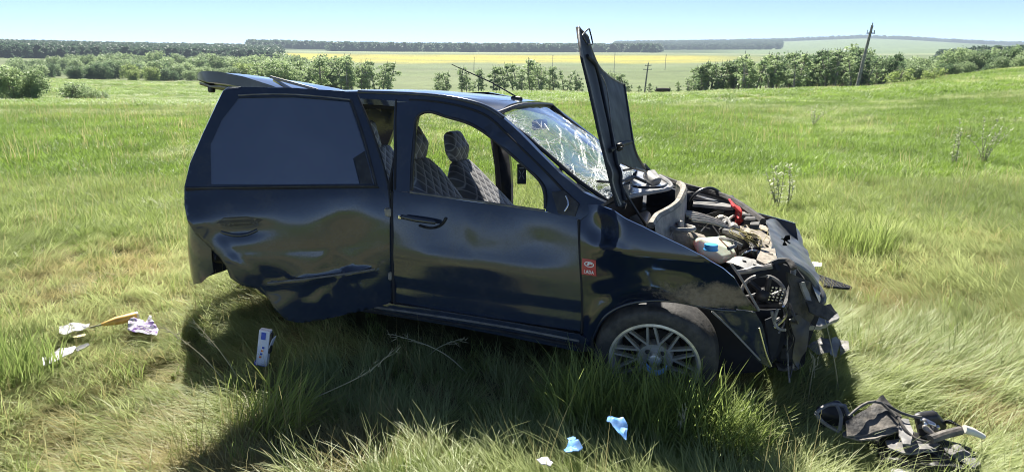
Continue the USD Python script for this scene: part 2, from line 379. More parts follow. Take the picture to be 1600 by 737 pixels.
xw, yw = CART[0] + lxw * c_ - lyw * s_, CART[1] + lxw * s_ + lyw * c_
x, y = np.r_[x, xw], np.r_[y, yw]; yaw = np.r_[yaw, r.random(nw) * 6.28]; sc = np.r_[sc, r.uniform(.85, 1.25, nw)]; idx = np.r_[idx, np.where(r.random(nw) < .3, r.integers(15, 17, nw), r.integers(0, 4, nw))]; ok = np.r_[ok, np.ones(nw, bool)]
instancer('grass', 'tall lodged meadow grass with straw around the wrecked car', near_protos, np.c_[x, y, ground(x, y)][ok], yaw[ok], np.full(ok.sum(), .10), sc[ok], idx[ok])

mid_protos = [(blades(130, .22, .19, .3, .9, 0, .009, 200 + k, segs=3), MEADOW) for k in range(4)] + [(blades(130, .24, .24, .8, .9, .5, .009, 210 + k, segs=3, flow=0), MEADOW) for k in range(2)] + [(blades(90, .22, .24, .5, .8, 0, .009, 220 + k, segs=3), LODGE) for k in range(2)] + [(blades(12, .2, .40, .14, .35, 0, .006, 230 + k, segs=3), STRAW) for k in range(2)]
x, y, r = scatter(9.3, 30, 46, 12)
x2, y2, _ = scatter(30, 100, 4.2, 13); x3, y3, _ = scatter(100, 235, .75, 14); x = np.r_[x, x2, x3]; y = np.r_[y, y2, y3]; n = len(x)
p3 = np.stack([x, y, 0 * x], -1)
idx = np.where(r.random(n) < sm(fbm(p3 * .25, 3, 51), .5, .65) * .5, r.integers(4, 8, n), r.integers(0, 4, n)); idx = np.where(r.random(n) < .045 * sm(fbm(p3 * .15, 3, 57), .4, .6), r.integers(8, 10, n), idx)
sc = r.uniform(.7, 1.2, n) * (.65 + .7 * fbm(p3 * .5, 3, 58)) * np.where(y > 100, 4.0, np.where(y > 30, 2.0, 1.0)); sc = np.stack([sc, sc, sc * np.where(y > 30, .50, .9)], -1)
instancer('meadow_grass', 'bright green grass of the open meadow beyond the car', mid_protos, np.c_[x, y, ground(x, y)], r.random(n) * 6.283, np.full(n, .08), sc, idx)

# ================================================================== trees
def leaf_mat(name, c1, c2, c3):
    return mat(name, {'g': ('geometry', {}), 'o': ('object_info', {}), 'n': ('noise_texture', dict(scale=.35, detail=3.)),
        'a': ('math', dict(math_type='multiply_add', value2=.5)), 'b': ('math', dict(math_type='multiply_add', value2=.35, value3=-.08)), 'r': ('rgb_ramp', dict(ramp=[(0, c1), (.5, c2), (1, c3)])),
        'p': ('principled_bsdf', dict(roughness=.55, specular_ior_level=.25)), 't': ('translucent_bsdf', {}), 'x': ('mix_closure', dict(fac=.45))},
        [('g.position', 'n.vector'), ('g.random_per_island', 'a.value1'), ('o.random', 'b.value1'), ('b.value', 'a.value3'), ('a.value', 'r.fac'), ('r.color', 'p.base_color'), ('r.color', 't.color'), ('p.BSDF', 'x.closure1'), ('t.BSDF', 'x.closure2')], surface='x.closure')
LEAF = [leaf_mat('leaf_sage', (0.260, 0.343, 0.173), (0.444, 0.547, 0.271), (0.677, 0.753, 0.419)), leaf_mat('leaf_dark', (0.145, 0.220, 0.108), (0.260, 0.358, 0.167), (0.416, 0.501, 0.247)), leaf_mat('leaf_fresh', (0.276, 0.359, 0.115), (0.386, 0.471, 0.163), (0.534, 0.584, 0.259))]
BARK = pm('bark', (0.195, 0.166, 0.137), .9, col2=(0.390, 0.351, 0.293), sc=3., bump=.4, bsc=20.)
def make_tree(seed, h, w, base, nclump, leaves, lsize, stems=1, slim=1.0):
    """trunk with limbs and a crown of leaf faces in clumps; h height, w crown width, base = share of bare trunk"""
    r = np.random.default_rng(seed); T = []; C = []
    for s in range(stems):
        lean = r.normal(0, .05 + .06 * (stems > 1), 2) * h; o = r.normal(0, .04 * h * (stems > 1), 2); hh = h * r.uniform(.85, 1) * .93
        ts = np.linspace(0, 1, 7); wob = np.cumsum(r.normal(0, .012 * h, (7, 2)), 0) * ts[:, None]
        P = np.c_[o + lean * ts[:, None] ** 1.3 + wob, ts * hh - .25]
        T.append(tube(P, (.022 * h / math.sqrt(stems)) * (1 - .85 * ts) + .008, 6))
        for k in range(nclump // stems):
            t = base + (1 - base) * (k + r.random()) / (nclump / stems); a = r.random() * 6.283
            pr = math.sin(math.pi * min(1, (t - base) / (1 - base) * .85 + .12)) ** .7
            reach = w / 2 * pr * r.uniform(.35, 1.0) * (.75 if stems > 1 else 1)
            st = np.array([np.interp(t * .9, ts, P[:, i]) for i in range(3)])
            c = st + np.array([math.cos(a) * reach, math.sin(a) * reach, .10 * h * r.uniform(-.1, .6)])
            T.append(tube(np.array([st, (st + c) / 2 + [0, 0, .02 * h], c]), [.007 * h, .005 * h, .002 * h], 4, caps=False))
            C.append((c, w * r.uniform(.13, .24) * slim))
    V = []; F = []
    per = leaves // len(C)
    for c, q in C:
        d = r.normal(0, 1, (per, 3)); d /= np.linalg.norm(d, axis=1, keepdims=True); d *= (r.random((per, 1)) ** .45) * q * [1, 1, .8]
        pts = c + d; nrm = r.normal(0, 1, (per, 3)) + d / q * 1.2 + [0, 0, .5]; nrm /= np.linalg.norm(nrm, axis=1, keepdims=True)
        e1 = np.cross(nrm, r.normal(0, 1, (per, 3))); e1 /= np.linalg.norm(e1, axis=1, keepdims=True); e2 = np.cross(nrm, e1)
        L = lsize * r.uniform(.6, 1.4, (per, 1))
        k0 = len(V) * 4 if False else sum(len(a) for a in V)
        V.append(np.stack([pts - e1 * L, pts - e2 * L * .6, pts + e1 * L, pts + e2 * L * .6], 1).reshape(-1, 3))
        b = k0 + 4 * np.arange(per)[:, None]; F.append(np.hstack([b, b + 1, b + 2])); F.append(np.hstack([b, b + 2, b + 3]))
    return cat(*T), (np.vstack(V), np.vstack(F))
KIND = {  # kind: (name, height, width, variants)
    'alder': [make_tree(300 + k, 9, 3.4, .26, 28, 1300, .18, 1 + k % 3) for k in range(5)],
    'slender': [make_tree(320 + k, 9, 2.6, .16, 24, 900, .18, 1 + k) for k in range(3)],
    'round': [make_tree(340 + k, 7, 6.4, .08, 44, 3000, .20, 2) for k in range(4)],
    'bush': [make_tree(360 + k, 3.2, 4.2, .04, 26, 1200, .13, 4) for k in range(3)],
}
HT = dict(alder=9, slender=9, round=7, bush=3.2)
NAME = dict(alder='alder_tree', slender='slender_tree', round='willow_tree', bush='bush')
first = {}
def plant(kind, var, leaf, u, r, vtop, label, group=None, wide=1.0, name=None, drop=0.):
    p = spot(u, r); h = max(.8, top_at(u, r, vtop) - p[2]); s = h / HT[kind] * 1.08; wide *= 1.2
    key = (kind, var, leaf, name)
    rz = (u * 37 + r * 11) % 360; sc3 = (s * wide, s * wide, s)
    catg = 'bush' if kind == 'bush' else 'tree'
    if key not in first:
        tr, cr = KIND[kind][var]
        t = thing(name or NAME[kind], label, catg, p, rz, group, s=sc3)
        obj('trunk', tr, BARK, t); obj('crown', cr, LEAF[leaf], t, smooth=False); first[key] = t
        return t
    return copy_of(first[key], label, catg, p, rz, sc3, group)
R = np.random.default_rng(99)
G1, L1 = 'trees of the belt on the right', 'grey green tree in the dense belt along the right edge of the meadow'
for u in np.arange(1092, 1400, 9.5):
    plant('alder', int(R.integers(5)), int(R.choice([0, 0, 1])), u + R.normal(0, 3), R.uniform(112, 122), np.interp(u, [1090, 1110, 1160, 1240, 1330, 1400], [92, 86, 84, 76, 74, 92]) + R.normal(0, 4), L1, G1)
for u in np.arange(1100, 1395, 13):
    plant('slender', int(R.integers(3)), int(R.choice([0, 0, 1])), u + R.normal(0, 4), R.uniform(104, 114), np.interp(u, [1100, 1160, 1240, 1330, 1400], [92, 84, 80, 80, 96]) + R.normal(0, 6), 'slender many stemmed tree at the front of the belt beyond the meadow, right', 'slender trees at the front of the right belt', wide=1.25)
for u in np.arange(1165, 1420, 17):
    plant('round', int(R.integers(4)), int(R.choice([0, 1])), u + R.normal(0, 4), R.uniform(128, 140), np.interp(u, [1165, 1240, 1330, 1420], [84, 77, 72, 90]) + R.normal(0, 4), L1, G1, wide=.8)
for u in np.arange(1398, 1680, 14):
    plant('round', int(R.integers(4)), int(R.choice([0, 0, 1, 1])), u + R.normal(0, 4), R.uniform(150, 165), np.interp(u, [1400, 1450, 1500, 1600, 1680], [92, 84, 76, 70, 66]) + R.normal(0, 5), 'rounded grey green tree of the wood beyond the upper right meadow edge', 'trees of the wood at upper right', wide=.8)
for u in np.arange(1405, 1680, 24):
    plant('round', int(R.integers(4)), int(R.choice([0, 1])), u + R.normal(0, 4), R.uniform(118, 132), np.interp(u, [1400, 1450, 1500, 1600, 1680], [106, 98, 92, 80, 74]) + R.normal(0, 4), 'rounded grey green tree of the wood beyond the upper right meadow edge', 'trees of the wood at upper right', wide=.75)
for u, v in ((1106, 94), (1114, 90), (1123, 88), (1132, 86), (1140, 88), (1100, 100)):
    plant('slender', int(R.integers(3)), 0, u, R.uniform(110, 120), v, 'slender many stemmed tree at the front of the belt beyond the meadow, right', 'slender trees at the front of the right belt', wide=1.35)
plant('round', 2, 0, 1350, 150, 61, 'tallest round tree rising behind the leaning pole', wide=.8)
plant('alder', 3, 1, 1398, 112, 78, 'dark pointed tree just right of the leaning pole')
plant('bush', 0, 2, 1462, 76, 103, 'yellow green bush at the meadow edge in front of the right wood')
plant('bush', 1, 2, 1408, 98, 104, 'bright green bush right of the dark pointed tree', wide=1.1)
for i, (u, v) in enumerate([(682, 110), (700, 106), (722, 100), (748, 104), (770, 96), (787, 99), (806, 94), (828, 92), (846, 96), (866, 99), (884, 103), (902, 112), (690, 124), (735, 118), (815, 112), (858, 116), (893, 122)]):
    plant(['alder', 'slender'][i % 3 == 1], int(R.integers(3)), 0, u, R.uniform(150, 175), v, 'thin leaved pale tree in the row behind the car roof and windscreen', 'trees in the row behind the windscreen', wide=1.15)
plant('alder', 1, 0, 836, 165, 87, 'tallest tree of the row behind the windscreen', wide=1.2)
for i, (u, v) in enumerate([(942, 118), (962, 108), (976, 112), (985, 128), (1000, 130), (1016, 126), (1030, 132), (1048, 133), (1064, 124), (1080, 118), (1088, 108)]):
    plant('slender' if u > 980 else 'alder', int(R.integers(3)), 0, u, R.uniform(110, 130), v, 'small spindly tree in the hollow beyond the raised bonnet', 'saplings in the hollow beyond the bonnet', wide=1.3)
for u in np.arange(396, 612, 11):
    plant(['alder', 'alder', 'slender', 'round'][int(R.integers(4))], int(R.integers(3)), 0, u + R.normal(0, 3), R.uniform(150, 185), np.interp(u, [396, 430, 470, 525, 570, 600, 612], [94, 84, 90, 84, 87, 96, 110]) + R.normal(0, 4), 'pale sage coloured tree in the clump behind the car roof', 'trees of the clump behind the car roof', wide=1.15)
GL, LL = 'trees of the wood at far left', 'rounded tree of the green wood at the far left of the fields'
for row, (r0, dv, st) in enumerate([(285, 8, 15), (330, 2, 17), (400, -4, 19)]):
    for u in np.arange(20, 480, st):
        plant('round', int(R.integers(4)), int(R.choice([0, 0, 1, 2])) if row == 0 else 0, u + R.normal(0, 5), r0 * R.uniform(.95, 1.06), np.interp(u, [20, 60, 120, 200, 300, 480], [94, 92, 92, 90, 90, 88]) + dv + R.normal(0, 4), LL, GL, wide=1.0)
for u, v in [(112, 100), (128, 96), (142, 98), (156, 97), (250, 104), (266, 108)]:
    plant('round', int(R.integers(4)), 1, u, 270, v, 'dark green bushy tree at the front edge of the far left wood', 'dark trees at the front of the left wood', wide=1.0, name='dark_tree')
plant('round', 1, 2, 204, 268, 106, 'light green round bushy tree at the front of the left wood', name='light_tree')
plant('round', 3, 2, 231, 266, 101, 'tall light green tree beside the round light bush', name='light_tree')
for u, v, w in [(-14, 92, .9), (8, 96, .9), (30, 97, .9), (46, 104, .8)]:
    plant('round', int(R.integers(4)), 0, u, R.uniform(76, 82), v, 'bare stemmed grey tree standing at the left edge of the picture', 'grey trees at the left edge', wide=w, name='edge_tree')
for u, v in [(68, 130), (86, 138), (102, 127), (118, 124), (134, 132), (150, 140)]:
    plant('bush', int(R.integers(3)), 0, u, R.uniform(76, 82), v, 'low green bush in the row right of the grey left trees', 'low bushes at left', wide=1.0)

# ---- far woods: too many and too far to count
def far_tree(seed):
    tr, cr = make_tree(seed, 2.0, 1.25, .0, 26, 620, .13, 1)
    return cat(tr, cr)
FOREST = leaf_mat('leaf_forest', (0.068, 0.116, 0.069), (0.116, 0.173, 0.096), (0.184, 0.246, 0.144))
fp = [(far_tree(400 + k), FOREST) for k in range(4)]
def far_wood(name, label, us, rs, hgt, n, seed, keep=None, leaf=FOREST):
    r = np.random.default_rng(seed); u = r.uniform(us[0], us[1], n); rr = np.sqrt(r.uniform(rs[0] ** 2, rs[1] ** 2, n)); a = np.arctan((u - 800) * CP / FPX)
    x, y = rr * np.sin(a), rr * np.cos(a)
    if keep is not None:
        k = keep(u, rr, r); x, y, rr = x[k], y[k], rr[k]
    z = ground(x, y); s = hgt / 2 * r.uniform(.75, 1.2, len(x))
    protos = [(m, leaf) for m, _ in fp]
    I = instancer(name, label, protos, np.c_[x, y, z - .1 * s], r.random(len(x)) * 6.283, np.zeros(len(x)), np.stack([s * 1.25, s * 1.25, s], -1), r.integers(0, 4, len(x)))
    tag(I, cat='wood')
far_wood('far_forest', 'long bluish forest on the horizon behind the yellow field', (390, 1030), (1440, 1900), 21, 3600, 71, keep=lambda u, r, g: r > 1440 + 60 * fbm(np.stack([u * .03, 0 * u, 0 * u], -1), 2, 4) + np.where(u < 515, 220 * sm(u, 420, 430), 0))
far_wood('far_forest', 'bluish wooded hillside above the left wood', (-260, 440), (700, 1500), 13, 7000, 72, leaf=FOREST)
far_wood('far_forest', 'distant wooded ridge right of the raised bonnet', (960, 1220), (2100, 4100), 18, 3000, 73)
far_wood('far_forest', 'wooded crest of the farthest hills on the right', (1150, 1800), (3900, 4600), 22, 2400, 74)
far_wood('far_forest', 'dark wood on the hill at the right edge', (1470, 1900), (420, 900), 12, 1500, 75)

# ================================================================== the wrecked car
PAINT = mat('car_paint', {'tc': ('texture_coordinate', {}), 'n': ('noise_texture', dict(scale=9., detail=6., roughness=.65)), 'n2': ('noise_texture', dict(scale=1.6, detail=3.)),
    'r': ('rgb_ramp', dict(ramp=[(0, (.012, .017, .029)), (.5, (.016, .022, .034)), (.7, (.028, .031, .038)), (1, (.085, .082, .075))])),
    'm': ('map_range', dict(from_min=.4, from_max=.75, to_min=.05, to_max=.28, clamp=True)),
    'mr': ('map_range', dict(from_min=.35, from_max=.7, to_min=.04, to_max=.20, clamp=True)),
    'b': ('bump', dict(strength=.10, distance=.03)), 'p': ('principled_bsdf', dict(metallic=.0, specular_ior_level=.3, coat_weight=1.0, coat_ior=1.52))},
    [('tc.object', 'n.vector'), ('tc.object', 'n2.vector'), ('n.fac', 'r.fac'), ('r.color', 'p.base_color'), ('n.fac', 'm.value'), ('m.result', 'p.roughness'), ('n2.fac', 'mr.value'), ('mr.result', 'p.coat_roughness'), ('n2.fac', 'b.height'), ('b.normal', 'p.coat_normal'), ('b.normal', 'p.normal')])
def scuffed(name, c, rad, col):
    """paint with an earth-smeared scrape around a point of the panel"""
    return mat(name, {'tc': ('texture_coordinate', {}), 'n': ('noise_texture', dict(scale=7., detail=8., roughness=.75)), 'n3': ('noise_texture', dict(scale=45., detail=4., roughness=.7)),
        'd': ('mapping', dict(location=tuple(-a / b for a, b in zip(c, rad)), scale=tuple(1 / b for b in rad))), 'l': ('vector_math', dict(math_type='length')),
        'k': ('math', dict(math_type='multiply_add', value2=-1.0, value3=.95)), 'k2': ('math', dict(math_type='multiply_add', value2=2.2)), 'k3': ('math', dict(math_type='subtract', value2=1.05)),
        'k4': ('map_range', dict(from_min=.0, from_max=.45, to_min=0., to_max=.85, clamp=True)), 'r': ('rgb_ramp', dict(ramp=[(0, (.05, .045, .04)), (.5, col), (1, (.30, .27, .23))])),
        'x': ('mix', dict(color1=(.005, .009, .020))), 'ro': ('map_range', dict(from_min=0., from_max=.85, to_min=.1, to_max=.85)), 'cw': ('map_range', dict(from_min=0., from_max=.6, to_min=1., to_max=0., clamp=True)),
        'p': ('principled_bsdf', dict(specular_ior_level=.3, coat_ior=1.55, coat_roughness=.09))},
        [('tc.object', 'n.vector'), ('tc.object', 'n3.vector'), ('tc.object', 'd.vector'), ('d.vector', 'l.vector1'), ('l.value', 'k.value1'), ('n.fac', 'k2.value1'), ('k.value', 'k2.value3'), ('k2.value', 'k3.value1'), ('k3.value', 'k4.value'),
         ('n3.fac', 'r.fac'), ('k4.result', 'x.fac'), ('r.color', 'x.color2'), ('x.color', 'p.base_color'), ('k4.result', 'ro.value'), ('ro.result', 'p.roughness'), ('k4.result', 'cw.value'), ('cw.result', 'p.coat_weight')])
FENDER = scuffed('car_paint_scraped', (.23, -.80, .615), (.26, .6, .075), (.22, .175, .135))
COVER = pm('bumper_paint_dusty', (.055, .062, .070), .42, col2=(.15, .155, .155), sc=5., lo=.38, hi=.7, coat=.25, coat_roughness=.25, rough2=.65)
UNDER = pm('bonnet_underside', (.007, .009, .014), .55, col2=(.018, .021, .028), sc=7., rough2=.7, spec=.25)
BLACK = pm('black_plastic', (.012, .012, .013), .45, col2=(.03, .03, .03), sc=20., bump=.2)
DARK = pm('engine_grime', (.010, .010, .010), .7, col2=(.05, .045, .04), sc=14., bump=.3)
RUBBER = pm('tyre_rubber', (.020, .020, .020), .72, col2=(.060, .056, .050), sc=12., bump=.25)
ALLOY = pm('alloy', (.58, .56, .50), .32, metal=.6, col2=(.38, .36, .31), sc=14., rough2=.5)
CHROME = pm('polished_metal', (.62, .63, .64), .38, metal=.7)
STEEL = pm('dusty_steel', (.20, .19, .175), .55, metal=.3, col2=(.36, .33, .28), sc=22., bump=.3)
GREY = pm('grey_plastic', (.12, .12, .12), .55, col2=(.22, .21, .195), sc=18., bump=.2)
LIGHTGREY = pm('pale_panel', (.34, .35, .36), .35, col2=(.22, .21, .20), sc=9., coat=.3)
TRIM = pm('felt_trim', (.17, .155, .13), .8, col2=(.36, .33, .28), sc=16., lo=.45, hi=.7, bump=.4)
BEIGE = pm('dusty_beige', (.16, .14, .11), .75, col2=(.33, .29, .23), sc=24., bump=.4)
TANK = pm('milky_plastic', (.62, .66, .52), .35, col2=(.48, .52, .40), sc=9., subsurface_weight=.2, subsurface_scale=.02)
BLUECAP = pm('blue_cap', (.05, .30, .62), .35)
RED = pm('red_plastic', (.55, .03, .02), .4, col2=(.30, .02, .02), sc=30.)
LINER = pm('interior_black', (.012, .012, .014), .85)
WHITE = pm('white_print', (.75, .75, .75), .5)
STICKER = pm('red_sticker', (.42, .035, .05), .35, coat=.4)
PANE = pm('tinted_pane', (.019, .027, .042), .06, col2=(.040, .048, .064), sc=2.2, lo=.35, hi=.75,  spec=1.0, coat=1.0, coat_ior=2.4, coat_roughness=.03)
LAMPRED = pm('lamp_red', (.35, .02, .02), .15, coat=1.0)
SILVER = pm('reflector', (.7, .7, .7), .2, metal=1.0)
QUILT = mat('quilted_cover', {'tc': ('texture_coordinate', {}), 'm1': ('mapping', dict(rotation=(0, math.radians(38), 0), scale=(26, 26, 26))), 'm2': ('mapping', dict(rotation=(0, 0, math.radians(45)), scale=(15, 15, 15))), 
    's': ('separate_xyz', {}), 'sx': ('math', dict(math_type='pingpong', value2=.5)), 'sz': ('math', dict(math_type='pingpong', value2=.5)), 'mn': ('math', dict(math_type='minimum')),
    'v': ('combine_xyz', {}), 'ss': ('separate_xyz', {}), 'a': ('math', dict(math_type='add')), 'd': ('math', dict(math_type='subtract')), 'ka': ('math', dict(math_type='multiply', value2=13.)), 'kd': ('math', dict(math_type='multiply', value2=13.)),
    'r': ('map_range', dict(from_min=.0, from_max=.10, to_min=0., to_max=1., clamp=True)), 'x': ('mix', dict(color1=(.48, .48, .47), color2=(.15, .15, .155))), 'b': ('bump', dict(strength=.8, distance=.012)), 'p': ('principled_bsdf', dict(roughness=.5, specular_ior_level=.4))},
    [('tc.object', 'ss.vector'), ('ss.y', 'a.value1'), ('ss.z', 'a.value2'), ('ss.y', 'd.value1'), ('ss.z', 'd.value2'), ('a.value', 'ka.value1'), ('d.value', 'kd.value1'), ('ka.value', 'sx.value1'), ('kd.value', 'sz.value1'), ('sx.value', 'mn.value1'), ('sz.value', 'mn.value2'),
     ('mn.value', 'r.value'), ('r.result', 'x.fac'), ('x.color', 'p.base_color'), ('mn.value', 'b.height'), ('b.normal', 'p.normal')])
CRACK = pm('crazed_glass', (.72, .76, .76), .35)
WINDSCREEN = mat('windscreen_glass', {'tc': ('texture_coordinate', {}), 'v': ('voronoi_texture', dict(feature='distance_to_edge', scale=34.)), 'e': ('map_range', dict(from_min=.0, from_max=.05, to_min=1., to_max=0., clamp=True)), 'n': ('noise_texture', dict(scale=3.2, detail=4., roughness=.6)),
    'k': ('map_range', dict(from_min=.48, from_max=.66, to_min=0., to_max=1., clamp=True)), 'q': ('math', dict(math_type='multiply')), 'q2': ('math', dict(math_type='multiply', value2=.55)), 'bn': ('noise_texture', dict(scale=2.5, detail=2.)), 'b': ('bump', dict(strength=.25, distance=.06)),
    'f': ('fresnel', dict(IOR=1.9)), 'f2': ('math', dict(math_type='multiply_add', value2=1.35, value3=.05)), 't': ('transparent_bsdf', dict(color=(.80, .85, .84))), 'g': ('glossy_bsdf', dict(roughness=.03, color=(1, 1, 1))), 'x': ('mix_closure', {}), 'd': ('principled_bsdf', dict(base_color=(.68, .72, .73), roughness=.4)), 'y': ('mix_closure', {})},
    [('tc.object', 'v.vector'), ('tc.object', 'n.vector'), ('tc.object', 'bn.vector'), ('bn.fac', 'b.height'), ('b.normal', 'g.normal'), ('v.distance', 'e.value'), ('n.fac', 'k.value'), ('e.result', 'q.value1'), ('k.result', 'q.value2'), ('q.value', 'q2.value1'), ('f.fac', 'f2.value1'), ('f2.value', 'x.fac'),
     ('t.BSDF', 'x.closure1'), ('g.BSDF', 'x.closure2'), ('x.closure', 'y.closure1'), ('d.BSDF', 'y.closure2'), ('q2.value', 'y.fac')], surface='y.closure')

M4 = np.eye(4); M4[:3, :3] = CARR; M4[:3, 3] = CART
car = thing('wrecked_car', 'crashed dark blue hatchback with bonnet raised and rear door hanging open', 'car', mat4=Gf.Matrix4d(*M4.T.ravel().tolist()))

# ---- the curved flank: half width at length x and height z
_zs = PchipInterpolator([-.2, .18, .30, .45, .65, .80, .93, 1.0, 1.10, 1.25, 1.38, 1.46, 1.6], [.74, .765, .795, .818, .832, .822, .800, .775, .735, .672, .610, .570, .50])
def S(x, z):
    x, z = np.asarray(x, float), np.asarray(z, float)
    return _zs(z) - .10 * np.clip((x + .1) / .8, 0, 2) ** 2 - .14 * np.clip((-2.35 - x) / .7, 0, 2) ** 2
def on(u, v, off=0.):
    y = -.80
    for _ in range(9):
        p = loc(u, v, 1, y); y = -float(S(p[0], p[2])) - off
    return loc(u, v, 1, y)
def flank(name, px, m=PAINT, off=0., t=.012, sp=.03, dent=None, parent=car, holes=(), label=None, local=False, side=-1):
    q = [on(*p, off)[[0, 2]] for p in px] if not local else px
    h = [[on(*p, off)[[0, 2]] for p in hh] for hh in holes]
    def fn(a):
        y = -S(a[:, 0], a[:, 1]) - off
        if dent is not None: y = y + dent(a[:, 0], a[:, 1])
        return np.c_[a[:, 0], -side * y, a[:, 1]]
    return obj(name, sheet(q, fn, sp, t, (0, -side, 0), h), m, parent, label=label)
def gauss(x, z, cx, cz, rx, rz): return np.exp(-((x - cx) / rx) ** 2 - ((z - cz) / rz) ** 2)
def nz(x, z, sc, seed): return fbm(np.stack([x * sc, z * sc, 0 * x], -1), 3, seed) - .5
def flat(name, px, p, n, m, t=.008, sp=.03, amp=0., parent=car, holes=(), label=None, seed=0, fn2=None):
    """a sheet lying in the plane through p with normal n (car coordinates), outlined as seen"""
    n = np.asarray(n, float); n /= np.linalg.norm(n); a = np.cross(n, [0, 0, 1.0]) if abs(n[2]) < .9 else np.cross(n, [1.0, 0, 0]); a /= np.linalg.norm(a); b = np.cross(n, a); p = np.asarray(p, float)
    def ab(u, v): d = locp(u, v, p, n) - p; return (d @ a, d @ b)
    def fn(q):
        h = amp * 2 * nz(q[:, 0], q[:, 1], 9., seed) if amp else 0 * q[:, 0]
        if fn2 is not None: h = h + fn2(q)
        return p + q[:, :1] * a + q[:, 1:] * b + h[:, None] * n
    return obj(name, sheet([ab(*w) for w in px], fn, sp, t, -n, [[ab(*w) for w in hh] for hh in holes]), m, parent, label=label)
def zpt(u, v, z): return loc(u, v, 2, z)
def line(name, px, m, r=.006, parent=car, off=.004, n=30, k=6, sm_=True, label=None):
    P = [on(*p, off) for p in px]
    return obj(name, tube(spl(P, n) if sm_ and len(P) > 2 else P, r, k), m, parent, smooth=60, label=label)

from scipy.interpolate import LinearNDInterpolator
def facets(x0, x1, z0, z1, n, amp, seed):
    """buckled metal: flat facets meeting at creases"""
    r = np.random.default_rng(seed); P = np.c_[r.uniform(x0, x1, n), r.uniform(z0, z1, n)]
    B = np.array([(a, b) for a in np.linspace(x0 - .1, x1 + .1, 7) for b in (z0 - .1, z1 + .1)] + [(a, b) for a in (x0 - .1, x1 + .1) for b in np.linspace(z0, z1, 4)])
    f = LinearNDInterpolator(np.vstack([P, B]), np.r_[r.uniform(-amp, amp, n), np.zeros(len(B))], fill_value=0.)
    return lambda x, z: f(np.c_[np.asarray(x, float).ravel(), np.asarray(z, float).ravel()]).reshape(np.shape(x))
f_fend, f_rear, f_front = facets(-.45, .62, .5, .98, 26, .013, 5), facets(.0, 1.0, .30, .92, 16, .013, 8), facets(-1.45, -.42, .33, .95, 12, .003, 3)
# ---- front door
def d_front(x, z):
    return .007 * gauss(x, z, -1.22, .82, .16, .10) + .012 * gauss(x, z, -.62, .78, .2, .14) - .010 * gauss(x, z, -1.0, .62, .5, .06) + f_front(x, z) + .012 * sm(z, .50, .44) * (1 - sm(z, .44, .40) * .4)
fd = flank('front_door', [(615, 299), (640, 301), (700, 310), (780, 321), (852, 331), (880, 337), (902, 343), (904, 390), (907, 440), (908, 490), (906, 518), (860, 511), (760, 496), (680, 483), (617, 472), (614, 380)], dent=d_front, sp=.025)
line('belt_moulding', [(641, 300), (700, 308), (780, 319), (851, 329)], GREY, .006, fd, .002)
hp = on(620, 340, .0)
hd = obj('door_handle', hull([(on(630, 339, .025), .012), (on(650, 343, .032), .014), (on(678, 347, .025), .012)]), PAINT, fd)
obj('lock', cbox(on(624, 339, .012), (.02, .012, .026), .006), SILVER, fd)
line('handle_recess', [(655, 352), (672, 356), (690, 350), (697, 340)], BLACK, .007, fd, -.002)
line('door_gap', [(613, 300), (613, 380), (616, 474)], LINER, .007, car, .0)
line('door_gap', [(904, 344), (906, 400), (910, 470), (909, 520)], LINER, .006, car, .0)
line('sill_gap', [(618, 476), (700, 489), (800, 505), (906, 522)], LINER, .007, car, -.004)
# ---- sill
flank('sill', [(578, 476), (600, 470), (617, 474), (700, 487), (800, 503), (908, 521), (921, 528), (924, 547), (905, 549), (800, 527), (700, 508), (600, 490), (582, 483)], off=.004, sp=.03, dent=lambda x, z: -.022 * np.exp(-((z - .315) / .03) ** 2))
line('sill_strip', [(585, 479), (700, 496), (800, 512), (905, 532)], GREY, .007, car, .020)
line('sill_strip', [(585, 484), (700, 503), (800, 520), (905, 541)], BLACK, .008, car, .014)
flank('rear_arch_flap', [(898, 528), (925, 524), (930, 548), (905, 550)], BLACK, off=.012, dent=lambda x, z: .02 * nz(x, z, 12, 3))
# ---- front fender
def d_fend(x, z):
    h = .005 * nz(x, z, 3.4, 12) + .7 * f_fend(x, z) - .50 * np.clip(z - .54, 0, .26) * sm(x, -.45, -.15)
    h += .016 * gauss(x, z, -.22, .70, .10, .07) - .012 * gauss(x, z, -.02, .66, .16, .05) + .012 * gauss(x, z, .12, .72, .12, .05)
    h += .03 * gauss(x, z, -.30, .86, .08, .09)
    return h - .018 * np.exp(-(np.abs(np.hypot(x + .02, z - .28) - .335) / .035) ** 2)
flank('front_fender', [(907, 344), (910, 320), (936, 318), (966, 324), (985, 334), (1012, 346), (1040, 360), (1075, 376), (1105, 391), (1134, 410), (1150, 426), (1166, 458), (1184, 485), (1150, 482), (1118, 480), (1090, 474), (1055, 467), (1022, 466), (988, 470), (957, 481), (938, 499), (927, 520), (921, 540), (913, 538), (912, 500), (910, 440), (907, 390)], FENDER, sp=.018, dent=d_fend, off=.004)
line('fender_lip', [(922, 538), (930, 518), (941, 499), (959, 484), (988, 473), (1022, 469), (1055, 470), (1090, 477), (1118, 483), (1150, 485)], PAINT, .009, car, .004, 50)
line('fender_edge', [(1142, 412), (1156, 432), (1172, 460), (1186, 485)], GREY, .006, car, .008, label='bare scraped front edge of the fender')
flank('bumper_corner', [(1112, 484), (1140, 483), (1180, 487), (1192, 505), (1200, 540), (1204, 570), (1186, 562), (1160, 535), (1135, 508)], PAINT, off=-.05, sp=.02, dent=lambda x, z: .05 * nz(x, z, 6, 8) - .05 * sm(x, .35, .5))
line('bumper_corner_edge', [(1112, 486), (1140, 512), (1165, 538), (1188, 562)], GREY, .005, car, -.02)
line('bumper_corner_edge', [(1186, 512), (1192, 535), (1199, 558), (1205, 572)], SILVER, .005, car, .01)
